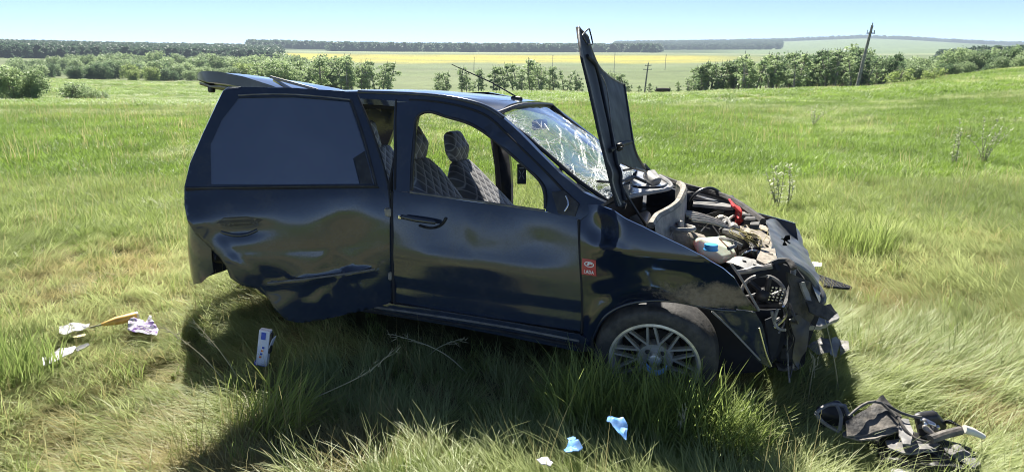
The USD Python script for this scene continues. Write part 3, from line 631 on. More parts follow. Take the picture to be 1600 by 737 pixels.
flank('wheel_arch_liner', [(925, 545), (928, 505), (945, 482), (985, 464), (1025, 458), (1080, 464), (1125, 474), (1180, 486), (1196, 520), (1190, 580), (1130, 585), (1000, 590), (930, 585)], LINER, off=-.24, t=.01, sp=.06)
# sticker beside the door gap
st = flank('sticker', [(910, 403), (933, 405), (933, 430), (909, 428)], STICKER, off=.007, t=.0015, sp=.008, dent=lambda x, z: d_fend(x, z))
c0 = on(921, 424, .010); cE = on(921.5, 412, .010)
def wraptext(m, at, s=1.0):
    v = np.array(m.vertices); x = at[0] + v[:, 0] * s; z = at[2] + v[:, 1] * s
    y = -S(x, z) - .0085 + d_fend(x, z) - v[:, 2] * .5 - .0012
    return trimesh.Trimesh(np.c_[x, y, z], m.faces, process=False)
tm = text_mesh('LADA', .016, .001, bold=True); tw = tm.bounds[1, 0] - tm.bounds[0, 0]
tm.apply_translation((-tm.bounds[0, 0], 0, 0)); tm.apply_scale((.052 / tw, 1, 1))
obj('lettering', wraptext(tm, (c0[0] - .026, 0, c0[2] - .008)), WHITE, st, smooth=False)
ov = np.stack([np.cos(np.linspace(0, 2 * np.pi, 40)), np.sin(np.linspace(0, 2 * np.pi, 40))], 1)
ringp = Polygon(ov * [.026, .0135]).difference(Polygon(ov * [.021, .010])).union(Polygon([(-.013, -.005), (-.005, .009), (.012, .007), (.016, .001), (.003, .004), (-.001, -.004)]).buffer(.0005))
em = cat(*[trimesh.creation.extrude_polygon(g, .001, engine='earcut') for g in getattr(ringp, 'geoms', [ringp])])
obj('emblem', wraptext(em, (cE[0], 0, cE[2])), WHITE, st, smooth=False)

# ---- side frame: door frame, A pillar and B pillar as one pressed panel
f_pil = facets(-1.15, -.35, .9, 1.42, 16, .011, 31)
def d_frame(x, z): return .010 * nz(x, z, 6, 25) + f_pil(x, z) + .01 * gauss(x, z, -.95, 1.33, .10, .05) + .018 * gauss(x, z, -.62, 1.02, .12, .06)
flank('side_frame', [(617, 152), (640, 149), (690, 152), (730, 159), (765, 170), (785, 184), (812, 208), (842, 238), (874, 270), (912, 300), (946, 316), (935, 322), (908, 343), (880, 338), (853, 330), (852, 318), (848, 290), (828, 266), (795, 237), (765, 212), (730, 191), (690, 179), (660, 175), (651, 180), (646, 205), (642, 250), (640, 300), (614, 299), (615, 220)], sp=.02, dent=d_frame, t=.04)
line('door_frame_gap', [(640, 156), (690, 160), (728, 168), (762, 182), (795, 212), (830, 246), (862, 278), (886, 304)], LINER, .006, car, .0, 40)
line('window_seal', [(643, 296), (645, 250), (648, 206), (653, 181), (661, 176), (690, 180), (730, 192), (765, 213), (795, 238), (829, 268), (848, 291), (852, 326)], BLACK, .009, car, -.006, 60)
line('pillar_gap', [(619, 156), (618, 220), (617, 296)], LINER, .006, car, .0)
flank('mirror_mount', [(862, 300), (882, 298), (905, 318), (898, 338), (872, 334)], BLACK, off=.012, dent=lambda x, z: .02 * nz(x, z, 15, 4), sp=.012)
line('torn_metal', [(884, 306), (888, 318), (882, 330)], SILVER, .005, car, .03, sm_=True)
flank('roof_rail', [(-2.62, 1.44), (-2.2, 1.465), (-1.8, 1.475), (-1.45, 1.47), (-1.45, 1.42), (-1.8, 1.425), (-2.3, 1.41), (-2.58, 1.385)], local=True, t=.05)

# ---- roof
_zc = PchipInterpolator([-3, -2.65, -2.2, -1.8, -1.37, -1.0, -.8], [1.40, 1.452, 1.474, 1.486, 1.468, 1.432, 1.39])
def roofz(x, y): return _zc(x) - .052 * (np.abs(y) / .6) ** 2.6
def fr(a):
    x, y = a[:, 0], a[:, 1]
    z = roofz(x, y) - .022 * gauss(x, y, -1.08, -.47, .14, .10) + .014 * gauss(x, y, -1.22, -.40, .10, .08) + .006 * nz(x, y, 4, 9)
    return np.c_[x, y, z]
obj('roof', sheet([(-2.64, -.575), (-2.2, -.585), (-1.6, -.59), (-1.1, -.585), (-.985, -.575), (-1.0, -.3), (-1.02, 0), (-1.035, .3), (-1.06, .575), (-1.6, .59), (-2.64, .575)], fr, .03, .03, (0, 0, -1)), PAINT, car)
line('roof_gutter', [(560, 144), (620, 146), (690, 151), (730, 158), (765, 170), (786, 184)], PAINT, .012, car, -.004, 40)
ah = loc(808, 152, 1, 0.05)
ant = obj('antenna', tube([loc(808, 152, 1, .05), loc(770, 130, 1, .05), loc(706, 101, 1, .05)], [.005, .004, .003], 6), BLACK, car)
obj('antenna_base', hull([(ah + [.02, 0, -.012], .016), (ah + [-.03, 0, -.004], .010)]), BLACK, ant)
# far side rail and pillars
def mirror_flank(name, poly, m=PAINT, **k): return flank(name, poly, m, local=True, side=1, **k)
mirror_flank('side_frame', [(-2.62, 1.44), (-1.5, 1.475), (-1.05, 1.40), (-.48, .97), (-.50, .90), (-.62, 1.0), (-1.10, 1.33), (-1.42, 1.40), (-1.42, .33), (-1.54, .33), (-1.55, 1.40), (-2.2, 1.39), (-2.45, 1.02), (-2.40, .75), (-2.16, .5), (-2.14, .36), (-2.3, .36), (-2.72, .55), (-2.98, .52), (-2.95, .98), (-2.80, 1.15)], sp=.04, t=.04, label='far side body frame with empty door openings')
mirror_flank('sill', [(-2.15, .35), (-.40, .33), (-.40, .22), (-2.15, .22)], t=.06)
mirror_flank('front_fender', [(-.42, .90), (.0, .80), (.55, .70), (.60, .50), (.33, .45), (.25, .58), (0, .63), (-.25, .58), (-.36, .40), (-.42, .33)], t=.012, dent=lambda x, z: .05 * nz(x, z, 5, 77))
obj('seat_belt', tube([(-1.52, .66, 1.25), (-1.50, .70, .95), (-1.46, .72, .55)], .018, 6), LINER, car)

# ---- rear body behind the open door
flank('rear_quarter', [(-2.18, .98), (-2.3, 1.10), (-2.56, 1.41), (-2.66, 1.41), (-2.86, 1.12), (-2.99, .95), (-3.02, .60), (-2.80, .50), (-2.77, .42), (-2.68, .58), (-2.47, .64), (-2.26, .56), (-2.15, .36), (-2.08, .36), (-2.1, .7)], local=True, t=.02, dent=lambda x, z: .03 * nz(x, z, 5, 61))
def rb(a):
    s, z = a[:, 0], a[:, 1]
    P = spl([(-2.76, -.775), (-2.92, -.775), (-3.05, -.66), (-3.12, -.35), (-3.14, 0), (-3.12, .35), (-3.05, .66), (-2.92, .775), (-2.76, .775)], 120)
    q = np.linspace(0, 1, 120); bul = .035 * np.sin(np.clip((z - .2) / .5, 0, 1) * np.pi) * .6
    x, y = np.interp(s, q, P[:, 0]), np.interp(s, q, P[:, 1]); g = np.stack([x + 2.4, y], 1); g /= np.linalg.norm(g, axis=1, keepdims=True)
    return np.c_[x + g[:, 0] * (bul + .02 * nz(s * 3, z, 4, 66)), y + g[:, 1] * bul, z]
obj('rear_bumper', sheet([(0, .36), (.05, .28), (.15, .22), (.85, .22), (1, .36), (1, .66), (.85, .70), (.15, .70), (0, .66)], rb, .025, .006, (1, 0, 0)), PAINT, car)
obj('tail_lamp', hull([((-2.90, -.66, .98), .04), ((-2.84, -.64, 1.18), .03)]), LAMPRED, car)
obj('tail_lamp', hull([((-2.90, .66, .98), .04), ((-2.84, .64, 1.18), .03)]), LAMPRED, car)
# tailgate standing level above the roof end
def tgz(x): return np.interp(x, [-3.20, -3.12, -3.0, -2.85, -2.65, -2.45, -2.15], [1.512, 1.545, 1.570, 1.570, 1.542, 1.492, 1.38])
def tgf(top):
    def f(a):
        x, y = a[:, 0], a[:, 1]; e = 1 - np.clip(np.abs(y) / .60, 0, 1) ** 4
        return np.c_[x, y, tgz(x) - .075 * (y + .55) - .012 + .02 * e if top else tgz(x) - .075 * (y + .55) - .085 * np.clip((x + 3.20) / .25, .15, 1) * np.clip((-2.15 - x) / .3, .15, 1) - .02 * e]
    return f
tgo = [(-3.20, -.25), (-3.16, -.40), (-3.04, -.52), (-2.8, -.55), (-2.38, -.50), (-2.45, .50), (-2.8, .55), (-3.04, .52), (-3.16, .40), (-3.20, .25)]
tg = obj('tailgate', sheet(tgo, tgf(True), .05, .012, (0, 0, -1)), PAINT, car)
obj('inner_panel', sheet(tgo, tgf(False), .05, .01, (0, 0, 1)), GREY, tg)
for sgn in (-1, 1):
    P = np.array([(-3.19, .27), (-3.14, .42), (-3.02, .53), (-2.8, .56), (-2.36, .52)])
    xs = spl(np.c_[P[:, 0], sgn * P[:, 1]], 40); zr_ = tgz(xs[:, 0]) - .075 * (xs[:, 1] + .55); vv = np.vstack([np.c_[xs, zr_ + .002], np.c_[xs, zr_ - .064 * np.clip((xs[:, 0] + 3.20) / .25, .15, 1)]])
    ff = np.array([[i, i + 1, i + 41, i + 40] for i in range(39)]); ff = ff if sgn < 0 else ff[:, ::-1]
    obj('side_skin', (vv, ff), pm('tailgate_skin', (.015, .017, .022), .35, col2=(.055, .054, .06), sc=6, coat=.6) if sgn < 0 else GREY, tg)
    if sgn > 0: continue
    obj('hinge_arm', tube([(-2.44, sgn * .53, 1.53), (-2.36, sgn * .52, 1.49), (-2.30, sgn * .50, 1.46)], .013, 6), SILVER, tg)
    obj('hinge_arm', tube([(-2.46, sgn * .54, 1.545), (-2.28, sgn * .52, 1.505), (-2.15, sgn * .50, 1.475)], .009, 6), STEEL, tg)
obj('latch', cbox((-3.10, -.36, 1.468), (.04, .04, .06), .008), BLACK, tg)

# ---- rear door, swung out from the B pillar
PHI = math.radians(47); HG = np.array([-1.48, -.82, 0]); DR = np.array([-math.cos(PHI), -math.sin(PHI), 0]); DN = np.array([math.sin(PHI), -math.cos(PHI), 0])
def dprof(s, z): return _zs(z) - .82 - .03 * np.clip((s - .75) / .3, 0, 1.5) ** 2
def ond(u, v, off=0.):
    o = 0.
    for _ in range(9):
        p = locp(u, v, HG + DN * o, DN); s, z = (p - HG) @ DR, p[2]; o = float(dprof(s, z)) + off
    return np.array([s, z])
def d_rear(s, z):
    h = -.010 * gauss(s, z, .74, .80, .11, .04) + .003 * gauss(s, z, .74, .88, .16, .05) + f_rear(s, z)
    h += .020 * gauss(s, z, .95, .86, .08, .08) - .030 * gauss(s, z, .62, .50, .10, .10) - .018 * gauss(s, z, .2, .72, .12, .18)
    return h + .012 * np.exp(-((z - (.545 - .06 * s)) / .018) ** 2) * sm(s, .05, .15) * (1 - sm(s, .6, .68))
def dsheet(name, px, m, off=0., t=.02, sp=.02, dent=None, parent=None, holes=(), label=None):
    def fn(a):
        h = dprof(a[:, 0], a[:, 1]) + off + (dent(a[:, 0], a[:, 1]) if dent is not None else 0)
        return HG + a[:, :1] * DR + np.c_[0 * a, a[:, 1]] + h[:, None] * DN
    return obj(name, sheet([ond(*p, off) for p in px], fn, sp, t, -DN, [[ond(*p, off) for p in hh] for hh in holes]), m, parent or car, label=label)
def dline(name, px, m, r, off, parent, n=30):
    P = [HG + DR * q[0] + DN * (dprof(*q) + off) + [0, 0, q[1]] for q in (ond(*p, off) for p in px)]
    return obj(name, tube(spl(P, n) if len(P) > 2 else P, r, 6), m, parent, smooth=60)
DOOR = [(557, 149), (578, 200), (597, 258), (605, 290), (610, 340), (612, 400), (611, 472), (560, 486), (500, 500), (467, 504), (447, 499), (430, 484), (419, 466), (402, 452), (378, 446), (360, 434), (352, 414), (342, 400), (325, 384), (306, 366), (293, 345), (288, 320), (288, 292), (297, 255), (318, 207), (339, 162), (349, 142), (358, 136), (450, 137), (530, 142), (549, 144)]
PANEP = [(374, 152), (460, 151), (546, 158), (562, 205), (578, 258), (585, 287), (470, 288), (330, 288), (329, 225), (346, 188)]
rd = dsheet('rear_door', DOOR, PAINT, dent=lambda s, z: d_rear(s, z) * sm(z, 1.02, .92), holes=[PANEP], t=.035)
dsheet('window_pane', [(372, 149), (460, 148), (548, 155), (565, 205), (581, 258), (588, 291), (470, 291), (327, 291), (326, 225), (344, 187)], PANE, -.008, .005, .03, parent=rd)
dline('window_trim', [(372, 149), (420, 147), (480, 149), (548, 156)], GREY, .004, .002, rd)
dline('window_trim', [(290, 294), (400, 292.5), (500, 291), (590, 291)], BLACK, .008, .0, rd)
dline('window_divider', [(548, 156), (566, 208), (580, 258), (588, 290)], BLACK, .007, .002, rd)
dline('belt_gap', [(290, 297), (400, 295), (500, 293.5), (592, 293)], LINER, .005, .001, rd)
dsheet('quarter_pane_shade', [(553, 247), (570, 236), (577, 262), (583, 287), (563, 287)], BLACK, .003, .004, .03, parent=rd)  # black patch painted in for the pillar mirrored in the window
dline('door_moulding', [(418, 442), (470, 436), (520, 430), (585, 420)], GREY, .006, .030, rd)  # light line of the lower crease, put in as a raised grey strip
dline('door_edge_seal', [(557, 150), (578, 200), (597, 258), (605, 290), (611, 340), (613, 400), (612, 472)], BLACK, .012, -.012, rd, 50)
dsheet('handle_recess', [(338, 349), (350, 340), (385, 338), (412, 343), (398, 354), (360, 357)], BLACK, .006, .004, .015, parent=rd, dent=lambda s, z: d_rear(s, z) - .006)
dline('handle_lip', [(332, 346), (352, 348), (380, 347), (415, 344)], PAINT, .008, -.012, rd)
dline('handle_lip', [(345, 362), (365, 367), (385, 366), (402, 359)], PAINT, .009, -.010, rd)
for zz in (.5, .85): obj('hinge', cbox((-1.49, -.80, zz), (.05, .06, .05), .008), STEEL, rd)
# opening behind the rear door: dark sill side and B pillar shut face
obj('pillar_shut_face', sheet([(-.80, .34), (-.79, .98), (-.60, 1.40), (-.52, 1.40), (-.66, .98), (-.66, .34)], lambda a: np.c_[0 * a[:, 0] - 1.505, a], .05, .012, (1, 0, 0)), LINER, car)

# ---- interior
obj('floor', cbox((-1.3, 0, .25), (1.9, 1.40, .07), .02), LINER, car)
obj('cargo_floor', cbox((-2.55, 0, .42), (.75, 1.30, .10), .02), LINER, car)
obj('wheelhouse', hull([((-2.30, -.45, .50), .10), ((-2.66, -.45, .50), .10), ((-2.48, -.45, .62), .14), ((-2.30, -.58, .50), .05), ((-2.66, -.58, .50), .05)]), LINER, car)
obj('wheelhouse', hull([((-2.30, .45, .50), .10), ((-2.66, .45, .50), .10), ((-2.48, .45, .62), .14), ((-2.30, .62, .50), .05), ((-2.66, .62, .50), .05)]), LINER, car)
obj('firewall', sheet([(-.74, .28), (.74, .28), (.74, .88), (-.74, .88)], lambda a: np.c_[0 * a[:, 0] - .43, a], .1, .02, (-1, 0, 0)), LINER, car)
obj('dashboard', rough(hull([((-.62, -.66, .80), .08), ((-.62, .66, .80), .08), ((-.50, -.66, .88), .05), ((-.50, .66, .88), .05), ((-.55, -.66, .55), .08), ((-.55, .66, .55), .08)]), .012), BLACK, car)
wheel = obj('steering_wheel', tube(np.array([(-.82 - .07 * math.sin(a), .37 + .18 * math.cos(a), .86 + .16 * math.sin(a)) for a in np.linspace(0, 6.2832, 33)]), .014, 8, caps=False), BLACK, car)
obj('hub', hull([((-.80, .37, .86), .05), ((-.66, .37, .80), .03)]), BLACK, wheel)
for a in (0, 2.2, 4.1): obj('spoke', tube([(-.80, .37, .86), (-.82 - .07 * math.sin(a), .37 + .18 * math.cos(a), .86 + .16 * math.sin(a))], .012, 6), BLACK, wheel)
obj('headlining', sheet([(-2.5, -.5), (-1.1, -.52), (-1.1, .52), (-2.5, .5)], lambda a: np.c_[a, roofz(a[:, 0], a[:, 1]) - .05], .08, .01, (0, 0, -1)), LINER, car)
obj('rear_view_mirror', cbox((-.93, 0, 1.30), (.03, .22, .06), .012), BLACK, car)
def seat(x, y, w=.46, head=True, label=None, up=.0):
    def hull(b, *k, _h=globals()['hull']): return _h([((p[0], p[1], p[2] + (up if p[2] > .7 else 0)), r) for p, r in b], *k)
    s = obj('seat', hull([((x + .05, y - w * .38, .50), .07), ((x + .05, y + w * .38, .50), .07), ((x + .48, y - w * .38, .56), .08), ((x + .48, y + w * .38, .56), .08)]), QUILT, car, label=label)
    sw = .30
    obj('backrest', hull([((x, y - w * .36, .60), .075), ((x, y + w * .36, .60), .075), ((x - sw, y - w * .33, .88), .055), ((x - sw, y + w * .33, .88), .055), ((x - sw - .03, y - w * .18, .95), .045), ((x - sw - .03, y + w * .18, .95), .045)]), QUILT, s)
    if head:
        obj('headrest', hull([((x - sw - .05, y - .07, 1.015), .035), ((x - sw - .05, y + .07, 1.015), .035), ((x - sw - .06, y - .085, 1.07), .048), ((x - sw - .06, y + .085, 1.07), .048), ((x - sw - .09, y - .06, 1.15), .040), ((x - sw - .09, y + .06, 1.15), .040)]), QUILT, s)
        for q in (-.05, .05): obj('headrest_post', tube([(x - sw - .03, y + q, .92 + up), (x - sw - .045, y + q, 1.04 + up)], .006, 6), SILVER, s)
seat(-1.22, -.37, up=.10, label='front passenger seat with quilted cover')
seat(-1.30, .37, up=.02, label='driver seat with quilted cover')
rs = obj('rear_seat', hull([((-1.95, -.60, .52), .07), ((-1.95, .60, .52), .07), ((-2.25, -.60, .50), .07), ((-2.25, .60, .50), .07)]), QUILT, car)
obj('backrest', hull([((-2.12, -.60, .58), .07), ((-2.12, .60, .58), .07), ((-2.36, -.58, 1.02), .05), ((-2.36, .58, 1.02), .05)]), QUILT, rs)
for q in (-.36, .0, .36): obj('headrest', hull([((-2.36, q - .08, 1.08), .04), ((-2.36, q + .08, 1.08), .04), ((-2.39, q - .07, 1.22), .035), ((-2.39, q + .07, 1.22), .035)]), QUILT, rs)

# ---- windscreen
WN, WF, BF, BN = np.array([-.975, -.575, 1.392]), np.array([-1.06, .575, 1.392]), np.array([-.50, .66, .945]), np.array([-.335, -.655, .975])
def wsurf(a, off=0.):
    s, t = a[:, :1], a[:, 1:]                                  # s across from the near side, t down from the roof
    p = (WN * (1 - s) + WF * s) * (1 - t) + (BN * (1 - s) + BF * s) * t
    bow = .10 * np.sin(np.pi * np.clip(s, 0, 1)) * (.25 + .75 * t) - .06 * gauss(s, t, .35, .72, .25, .22) - .03 * gauss(s, t, .05, .05, .15, .12) + .012 * (fbm(np.hstack([s * 4, t * 4, 0 * s]), 2, 3)[:, None] - .5)
    fold = .045 * np.exp(-((s - .80 - .06 * t) / .05) ** 2) * t
    return p + (bow + fold + off) * np.array([.62, 0, .78])
ws = obj('windscreen', sheet([(0, 0), (1, 0), (1, 1), (0, 1)], wsurf, .05, 0, (-.62, 0, -.78)), WINDSCREEN, car, smooth=True)
rk = np.random.default_rng(17); CV = []
def crack(p, a, L, w, depth=0):
    pts = [p]; n = max(3, int(L / .03))
    for i in range(n):
        a += rk.normal(0, .22); p = p + .03 * np.array([math.cos(a), math.sin(a)])
        if not (0.01 < p[0] < .99 and 0.01 < p[1] < .99): break
        pts.append(p)
        if depth < 2 and rk.random() < .16: crack(p, a + rk.choice([-1, 1]) * rk.uniform(.4, 1.1), L * .45, w * .75, depth + 1)
    if len(pts) > 2: CV.append(tube(wsurf(np.array(pts), .003), w * np.linspace(1, .35, len(pts)), 4))
for c, k, L in (((.38, .80), 40, .38), ((.05, .08), 14, .24), ((.14, .42), 9, .24), ((.28, .42), 6, .28), ((.62, .88), 22, .34), ((.10, .88), 12, .28), ((.5, .6), 8, .3)):
    for i in range(k): crack(np.array(c) + rk.normal(0, .03, 2), rk.random() * 6.283, L * rk.uniform(.4, 1.2), rk.uniform(.0008, .0020))
for i in range(22): crack(np.array([rk.uniform(.76, .98), rk.uniform(.1, .5)]), rk.normal(1.45, .10), rk.uniform(.3, .6), rk.uniform(.001, .0022), 2)
for i in range(30): crack(np.array([rk.uniform(.02, .05), rk.uniform(.05, .98)]), rk.normal(0, .9), rk.uniform(.05, .14), .0014, 2)
obj('glass_crack', cat(*CV), CRACK, ws, smooth=False, kind='stuff')
CH = []
for i in range(420):
    s, t = (rk.uniform(.0, .05), rk.uniform(0, 1)) if i % 3 else (rk.uniform(0, .8), rk.uniform(.93, 1.0)); p = wsurf(np.array([[s, t]]), .006)[0]
    m = trimesh.creation.icosphere(0, 1.0); m.vertices = m.vertices * rk.uniform(.002, .008, 3) + p; CH.append(m)
for i in range(140):
    s, t = np.array([.04, .05]) + np.abs(rk.normal(0, .045, 2)); p = wsurf(np.array([[s, t]]), .004)[0]
    m = trimesh.creation.icosphere(0, 1.0); m.vertices = m.vertices * rk.uniform(.002, .008, 3) + p; CH.append(m)
obj('glass_crumbs', cat(*CH), CRACK, ws, smooth=False, kind='stuff')
obj('windscreen_seal', tube(wsurf(np.array([(s, .0) for s in np.linspace(0, 1, 14)]), .008), .012, 6), BLACK, ws)
obj('windscreen_seal', tube(wsurf(np.array([(.0, s) for s in np.linspace(0, 1, 14)]), .004), .011, 6), BLACK, ws)
obj('windscreen_seal', tube(wsurf(np.array([(1.0, s) for s in np.linspace(0, 1, 14)]), .006), .012, 6), BLACK, ws)
wl = wsurf(np.array([(.06, .86), (.20, .97), (.34, 1.0)]), .03)
wp = obj('wiper', tube(spl(wl, 12), .007, 6), BLACK, car); obj('wiper_arm', tube([wl[1], wl[2] + [.02, .02, .0], wl[2] + [.08, .06, -.03]], .009, 6), BLACK, wp)
wl = wsurf(np.array([(.42, .93), (.60, .98), (.80, .99)]), .03); wp = obj('wiper', tube(spl(wl, 12), .007, 6), BLACK, car); obj('wiper_arm', tube([wl[1], wl[2] + [.05, 0, -.02]], .009, 6), BLACK, wp)

# ---- bonnet
HA, HB, HC = np.array([-.263, -.66, .973]), np.array([-.39, .55, 1.011]), np.array([-.557, -.50, 1.825])
HN = np.cross(HB - HA, HC - HA); HN /= np.linalg.norm(HN); HU = HC - HA; HU /= np.linalg.norm(HU); HW = np.cross(HU, HN) * -1
if HW @ (HB - HA) < 0: HW = -HW
def hp_(u, v): d = locp(u, v, HA, HN) - HA; return np.array([d @ HW, d @ HU])
BON = [(966, 322), (957, 290), (947, 252), (936, 206), (922, 142), (910, 92), (904, 41), (911, 50), (919, 67), (930, 95), (943, 113), (975, 133), (984, 190), (990, 227), (1009, 264), (990, 263), (970, 254), (967, 262), (976, 318), (970, 324)]
def hfn(off, amp=1.0):
    def f(a):
        w, u = a[:, 0], a[:, 1]
        h = .012 * nz(w, u, 3.0, 91) + .012 * np.exp(-((w - .02 - .10 * u) / .05) ** 2) - .012 * gauss(w, u, .75, .12, .3, .06) + .010 * sm(u, .10, .14) * (1 - sm(u, .16, .20))
        return HA + w[:, None] * HW + u[:, None] * HU + (h * amp + off)[:, None] * HN
    return f
bon = obj('bonnet', sheet([hp_(*p) for p in BON], hfn(0.), .03, .012, -HN), UNDER, car)
def hline(name, px, m, r, off=.012, n=30, parent=bon):
    q = np.array([hp_(*p) for p in px]); q = spl(q, n) if len(q) > 2 else q
    return obj(name, tube(hfn(off)(q), r, 7), m, parent, smooth=60)
hline('bonnet_edge', [(905, 42), (910, 90), (923, 142), (937, 206), (948, 252), (958, 290), (968, 320)], GREY, .006, .0)
hline('bonnet_edge', [(905, 42), (919, 66), (931, 95), (944, 113), (975, 132)], GREY, .005, .0)
hline('bonnet_edge', [(975, 133), (984, 190), (990, 227), (1008, 263)], BLACK, .010, .0)
hline('inner_rib', [(916, 88), (932, 118), (944, 175), (955, 245), (970, 315)], UNDER, .010, .006)
hline('inner_rib', [(934, 118), (940, 130), (949, 190), (957, 240)], STEEL, .003, .016)
hline('inner_rib', [(950, 236), (965, 228), (985, 222)], UNDER, .012, .004)
hline('latch', [(912, 68), (907, 59), (909, 53), (916, 54), (918, 63), (914, 71)], BLACK, .004, .015)
for uv in ((953, 231), (959, 232), (956, 236)):
    q = hfn(.03)(hp_(*uv)[None])[0]; obj('bolt', hull([(q, .012), (q + HN * .015, .009)], 10), BLACK, bon)
obj('bonnet_stay', tube([loc(973, 296, 2, .99), loc(1009, 352, 2, .79)], .008, 6), BLACK, car)
obj('bonnet_hinge', tube([loc(968, 290, 1, -.62), loc(966, 318, 1, -.66), loc(978, 322, 1, -.66)], .016, 6), BLACK, car)
obj('bonnet_hinge', tube([loc(1005, 258, 1, .58), loc(1014, 268, 1, .62), loc(1022, 275, 1, .64)], .018, 6), BLACK, car)

# ---- engine bay
Z3 = (0, 0, 1.0)
flat('bay_floor', [(965, 318), (1010, 268), (1190, 345), (1245, 430), (1165, 455), (1050, 380)], (0, 0, .42), Z3, LINER, t=.02, sp=.2)
def at(u, v, z): return zpt(u, v, z)
flat('cowl_panel', [(953, 262), (985, 262), (1012, 268), (1032, 277), (1047, 288), (1049, 294), (1020, 299), (977, 308), (962, 300)], (-.4, 0, .925), (.05, 0, 1), LIGHTGREY, amp=.006, sp=.04)
obj('cowl_edge', tube(spl([at(977, 309, .93), at(1020, 300, .925), at(1047, 294, .92), at(1045, 284, .925), at(1030, 275, .93)], 24), .012, 6), GREY, car)
obj('wiper_linkage', tube(spl([at(972, 288, .95), at(985, 285, .95), at(995, 292, .95), at(1020, 293, .95), at(1042, 287, .95)], 24), .008, 6), BLACK, car)
obj('wiper_linkage', rough(hull([(at(1012, 276, .96), .035), (at(1025, 284, .95), .03), (at(1018, 272, .97), .025)]), .02, 14), GREY, car)
up = spl([at(1056, 287, .90), at(1062, 292, .90), at(1058, 308, .89), at(1048, 322, .87), at(1030, 333, .85), at(1016, 343, .84), at(1011, 352, .82)], 30)
lo_ = up + np.array([0, 0, -.17]) + np.c_[np.linspace(0, .03, 30), 0 * up[:, 0], 0 * up[:, 0]]
tk = np.array([.045, -.02, .0])
bw = np.vstack([up, up + tk, lo_ + tk, lo_]); nq = 30
F = [];
for a_, b_ in ((0, 1), (1, 2), (2, 3), (3, 0)):
    for i in range(nq - 1): F.append((a_ * nq + i, b_ * nq + i, b_ * nq + i + 1, a_ * nq + i + 1))
bm_ = trimesh.Trimesh(*[np.asarray(q) for q in ((bw), np.vstack([np.array(F)[:, [0, 1, 2]], np.array(F)[:, [0, 2, 3]]]))], process=False)
bh = obj('bulkhead_panel', bm_, GREY, car, label='bent grey bulkhead panel with felt edge')
obj('felt_edge', tube(up + tk * .5 + [0, 0, .004], .022, 6), TRIM, bh)
flat('scuttle_box', [(980, 310), (1045, 297), (1052, 300), (1040, 330), (1005, 350)], (-.3, 0, .72), Z3, UNDER, amp=.03, sp=.04)
obj('scuttle_shield', rough(hull([(at(990, 345, .76), .03), (at(1010, 338, .78), .03), (at(1005, 352, .75), .03)]), .02), LIGHTGREY, car)
# strut tower, near
c = at(1062, 368, .72)
sp_ = obj('strut_tower', rough(hull([(c + [-.14, .0, -.03], .05), (c + [.10, .03, -.05], .06), (c + [-.02, .02, .0], .05)]), .02, 12), BEIGE, car)
obj('strut_cup', tube([c + [.075 * math.cos(a), .065 * math.sin(a), .045] for a in np.linspace(0, 6.2832, 25)], .014, 6, caps=False), STEEL, sp_)
obj('strut_nut', hull([(c + [0, 0, .03], .025), (c + [0, 0, .07], .018)]), STEEL, sp_)
for i in range(9):
    a, b = c + rng.normal(0, .09, 3) * [1, .6, .25] + [0, 0, .05], c + rng.normal(0, .09, 3) * [1, .6, .25] + [0, 0, .05]
    obj('loose_wire', tube(spl([a, (a + b) / 2 + rng.normal(0, .03, 3), b], 10), .004, 5), [BEIGE, BLACK, GREY][i % 3], car)
# engine block under its black cover with a ribbed grey top
e1, e2 = at(1072, 344, .74), at(1122, 350, .72)
eb = obj('engine_cover', hull([(e1 + [0, 0, -.05], .10), (e2 + [0, 0, -.07], .09), (at(1088, 366, .66), .05), (at(1118, 370, .64), .05), (e1 + [0, 0, -.2], .1), (e2 + [0, 0, -.2], .1)]), BLACK, car)
for k in range(6):
    P = [e1 + [-.06 + .022 * k, .02 - .03 * k, .052 - .001 * k * k], (e1 + e2) / 2 + [-.05 + .022 * k, .02 - .03 * k, .050 - .001 * k * k], e2 + [-.02 + .022 * k, .02 - .03 * k, .025 - .001 * k * k]]
    obj('cover_rib', tube(spl(P, 16), .009, 6), STEEL, eb)
for i, (u, v) in enumerate([(1095, 328), (1108, 325), (1118, 333), (1128, 343), (1137, 350), (1145, 355)]):
    q = at(u, v, .72); obj('engine_fitting', rough(hull([(q, .030), (q + rng.normal(0, .03, 3), .022), (q + rng.normal(0, .03, 3), .018)], 10), .012, 25), [ALLOY, GREY, STEEL][i % 3], car)
for i in range(9):
    a, b = at(rng.uniform(1080, 1150), rng.uniform(325, 365), .73), at(rng.uniform(1080, 1165), rng.uniform(325, 370), .70)
    obj('hose' if i % 2 else 'cable', tube(spl([a, (a + b) / 2 + [0, 0, .05] + rng.normal(0, .02, 3), b], 12), .009 if i % 2 else .004, 6), [BLACK, DARK, BLACK, GREY, BLACK, ALLOY][i % 6], car)
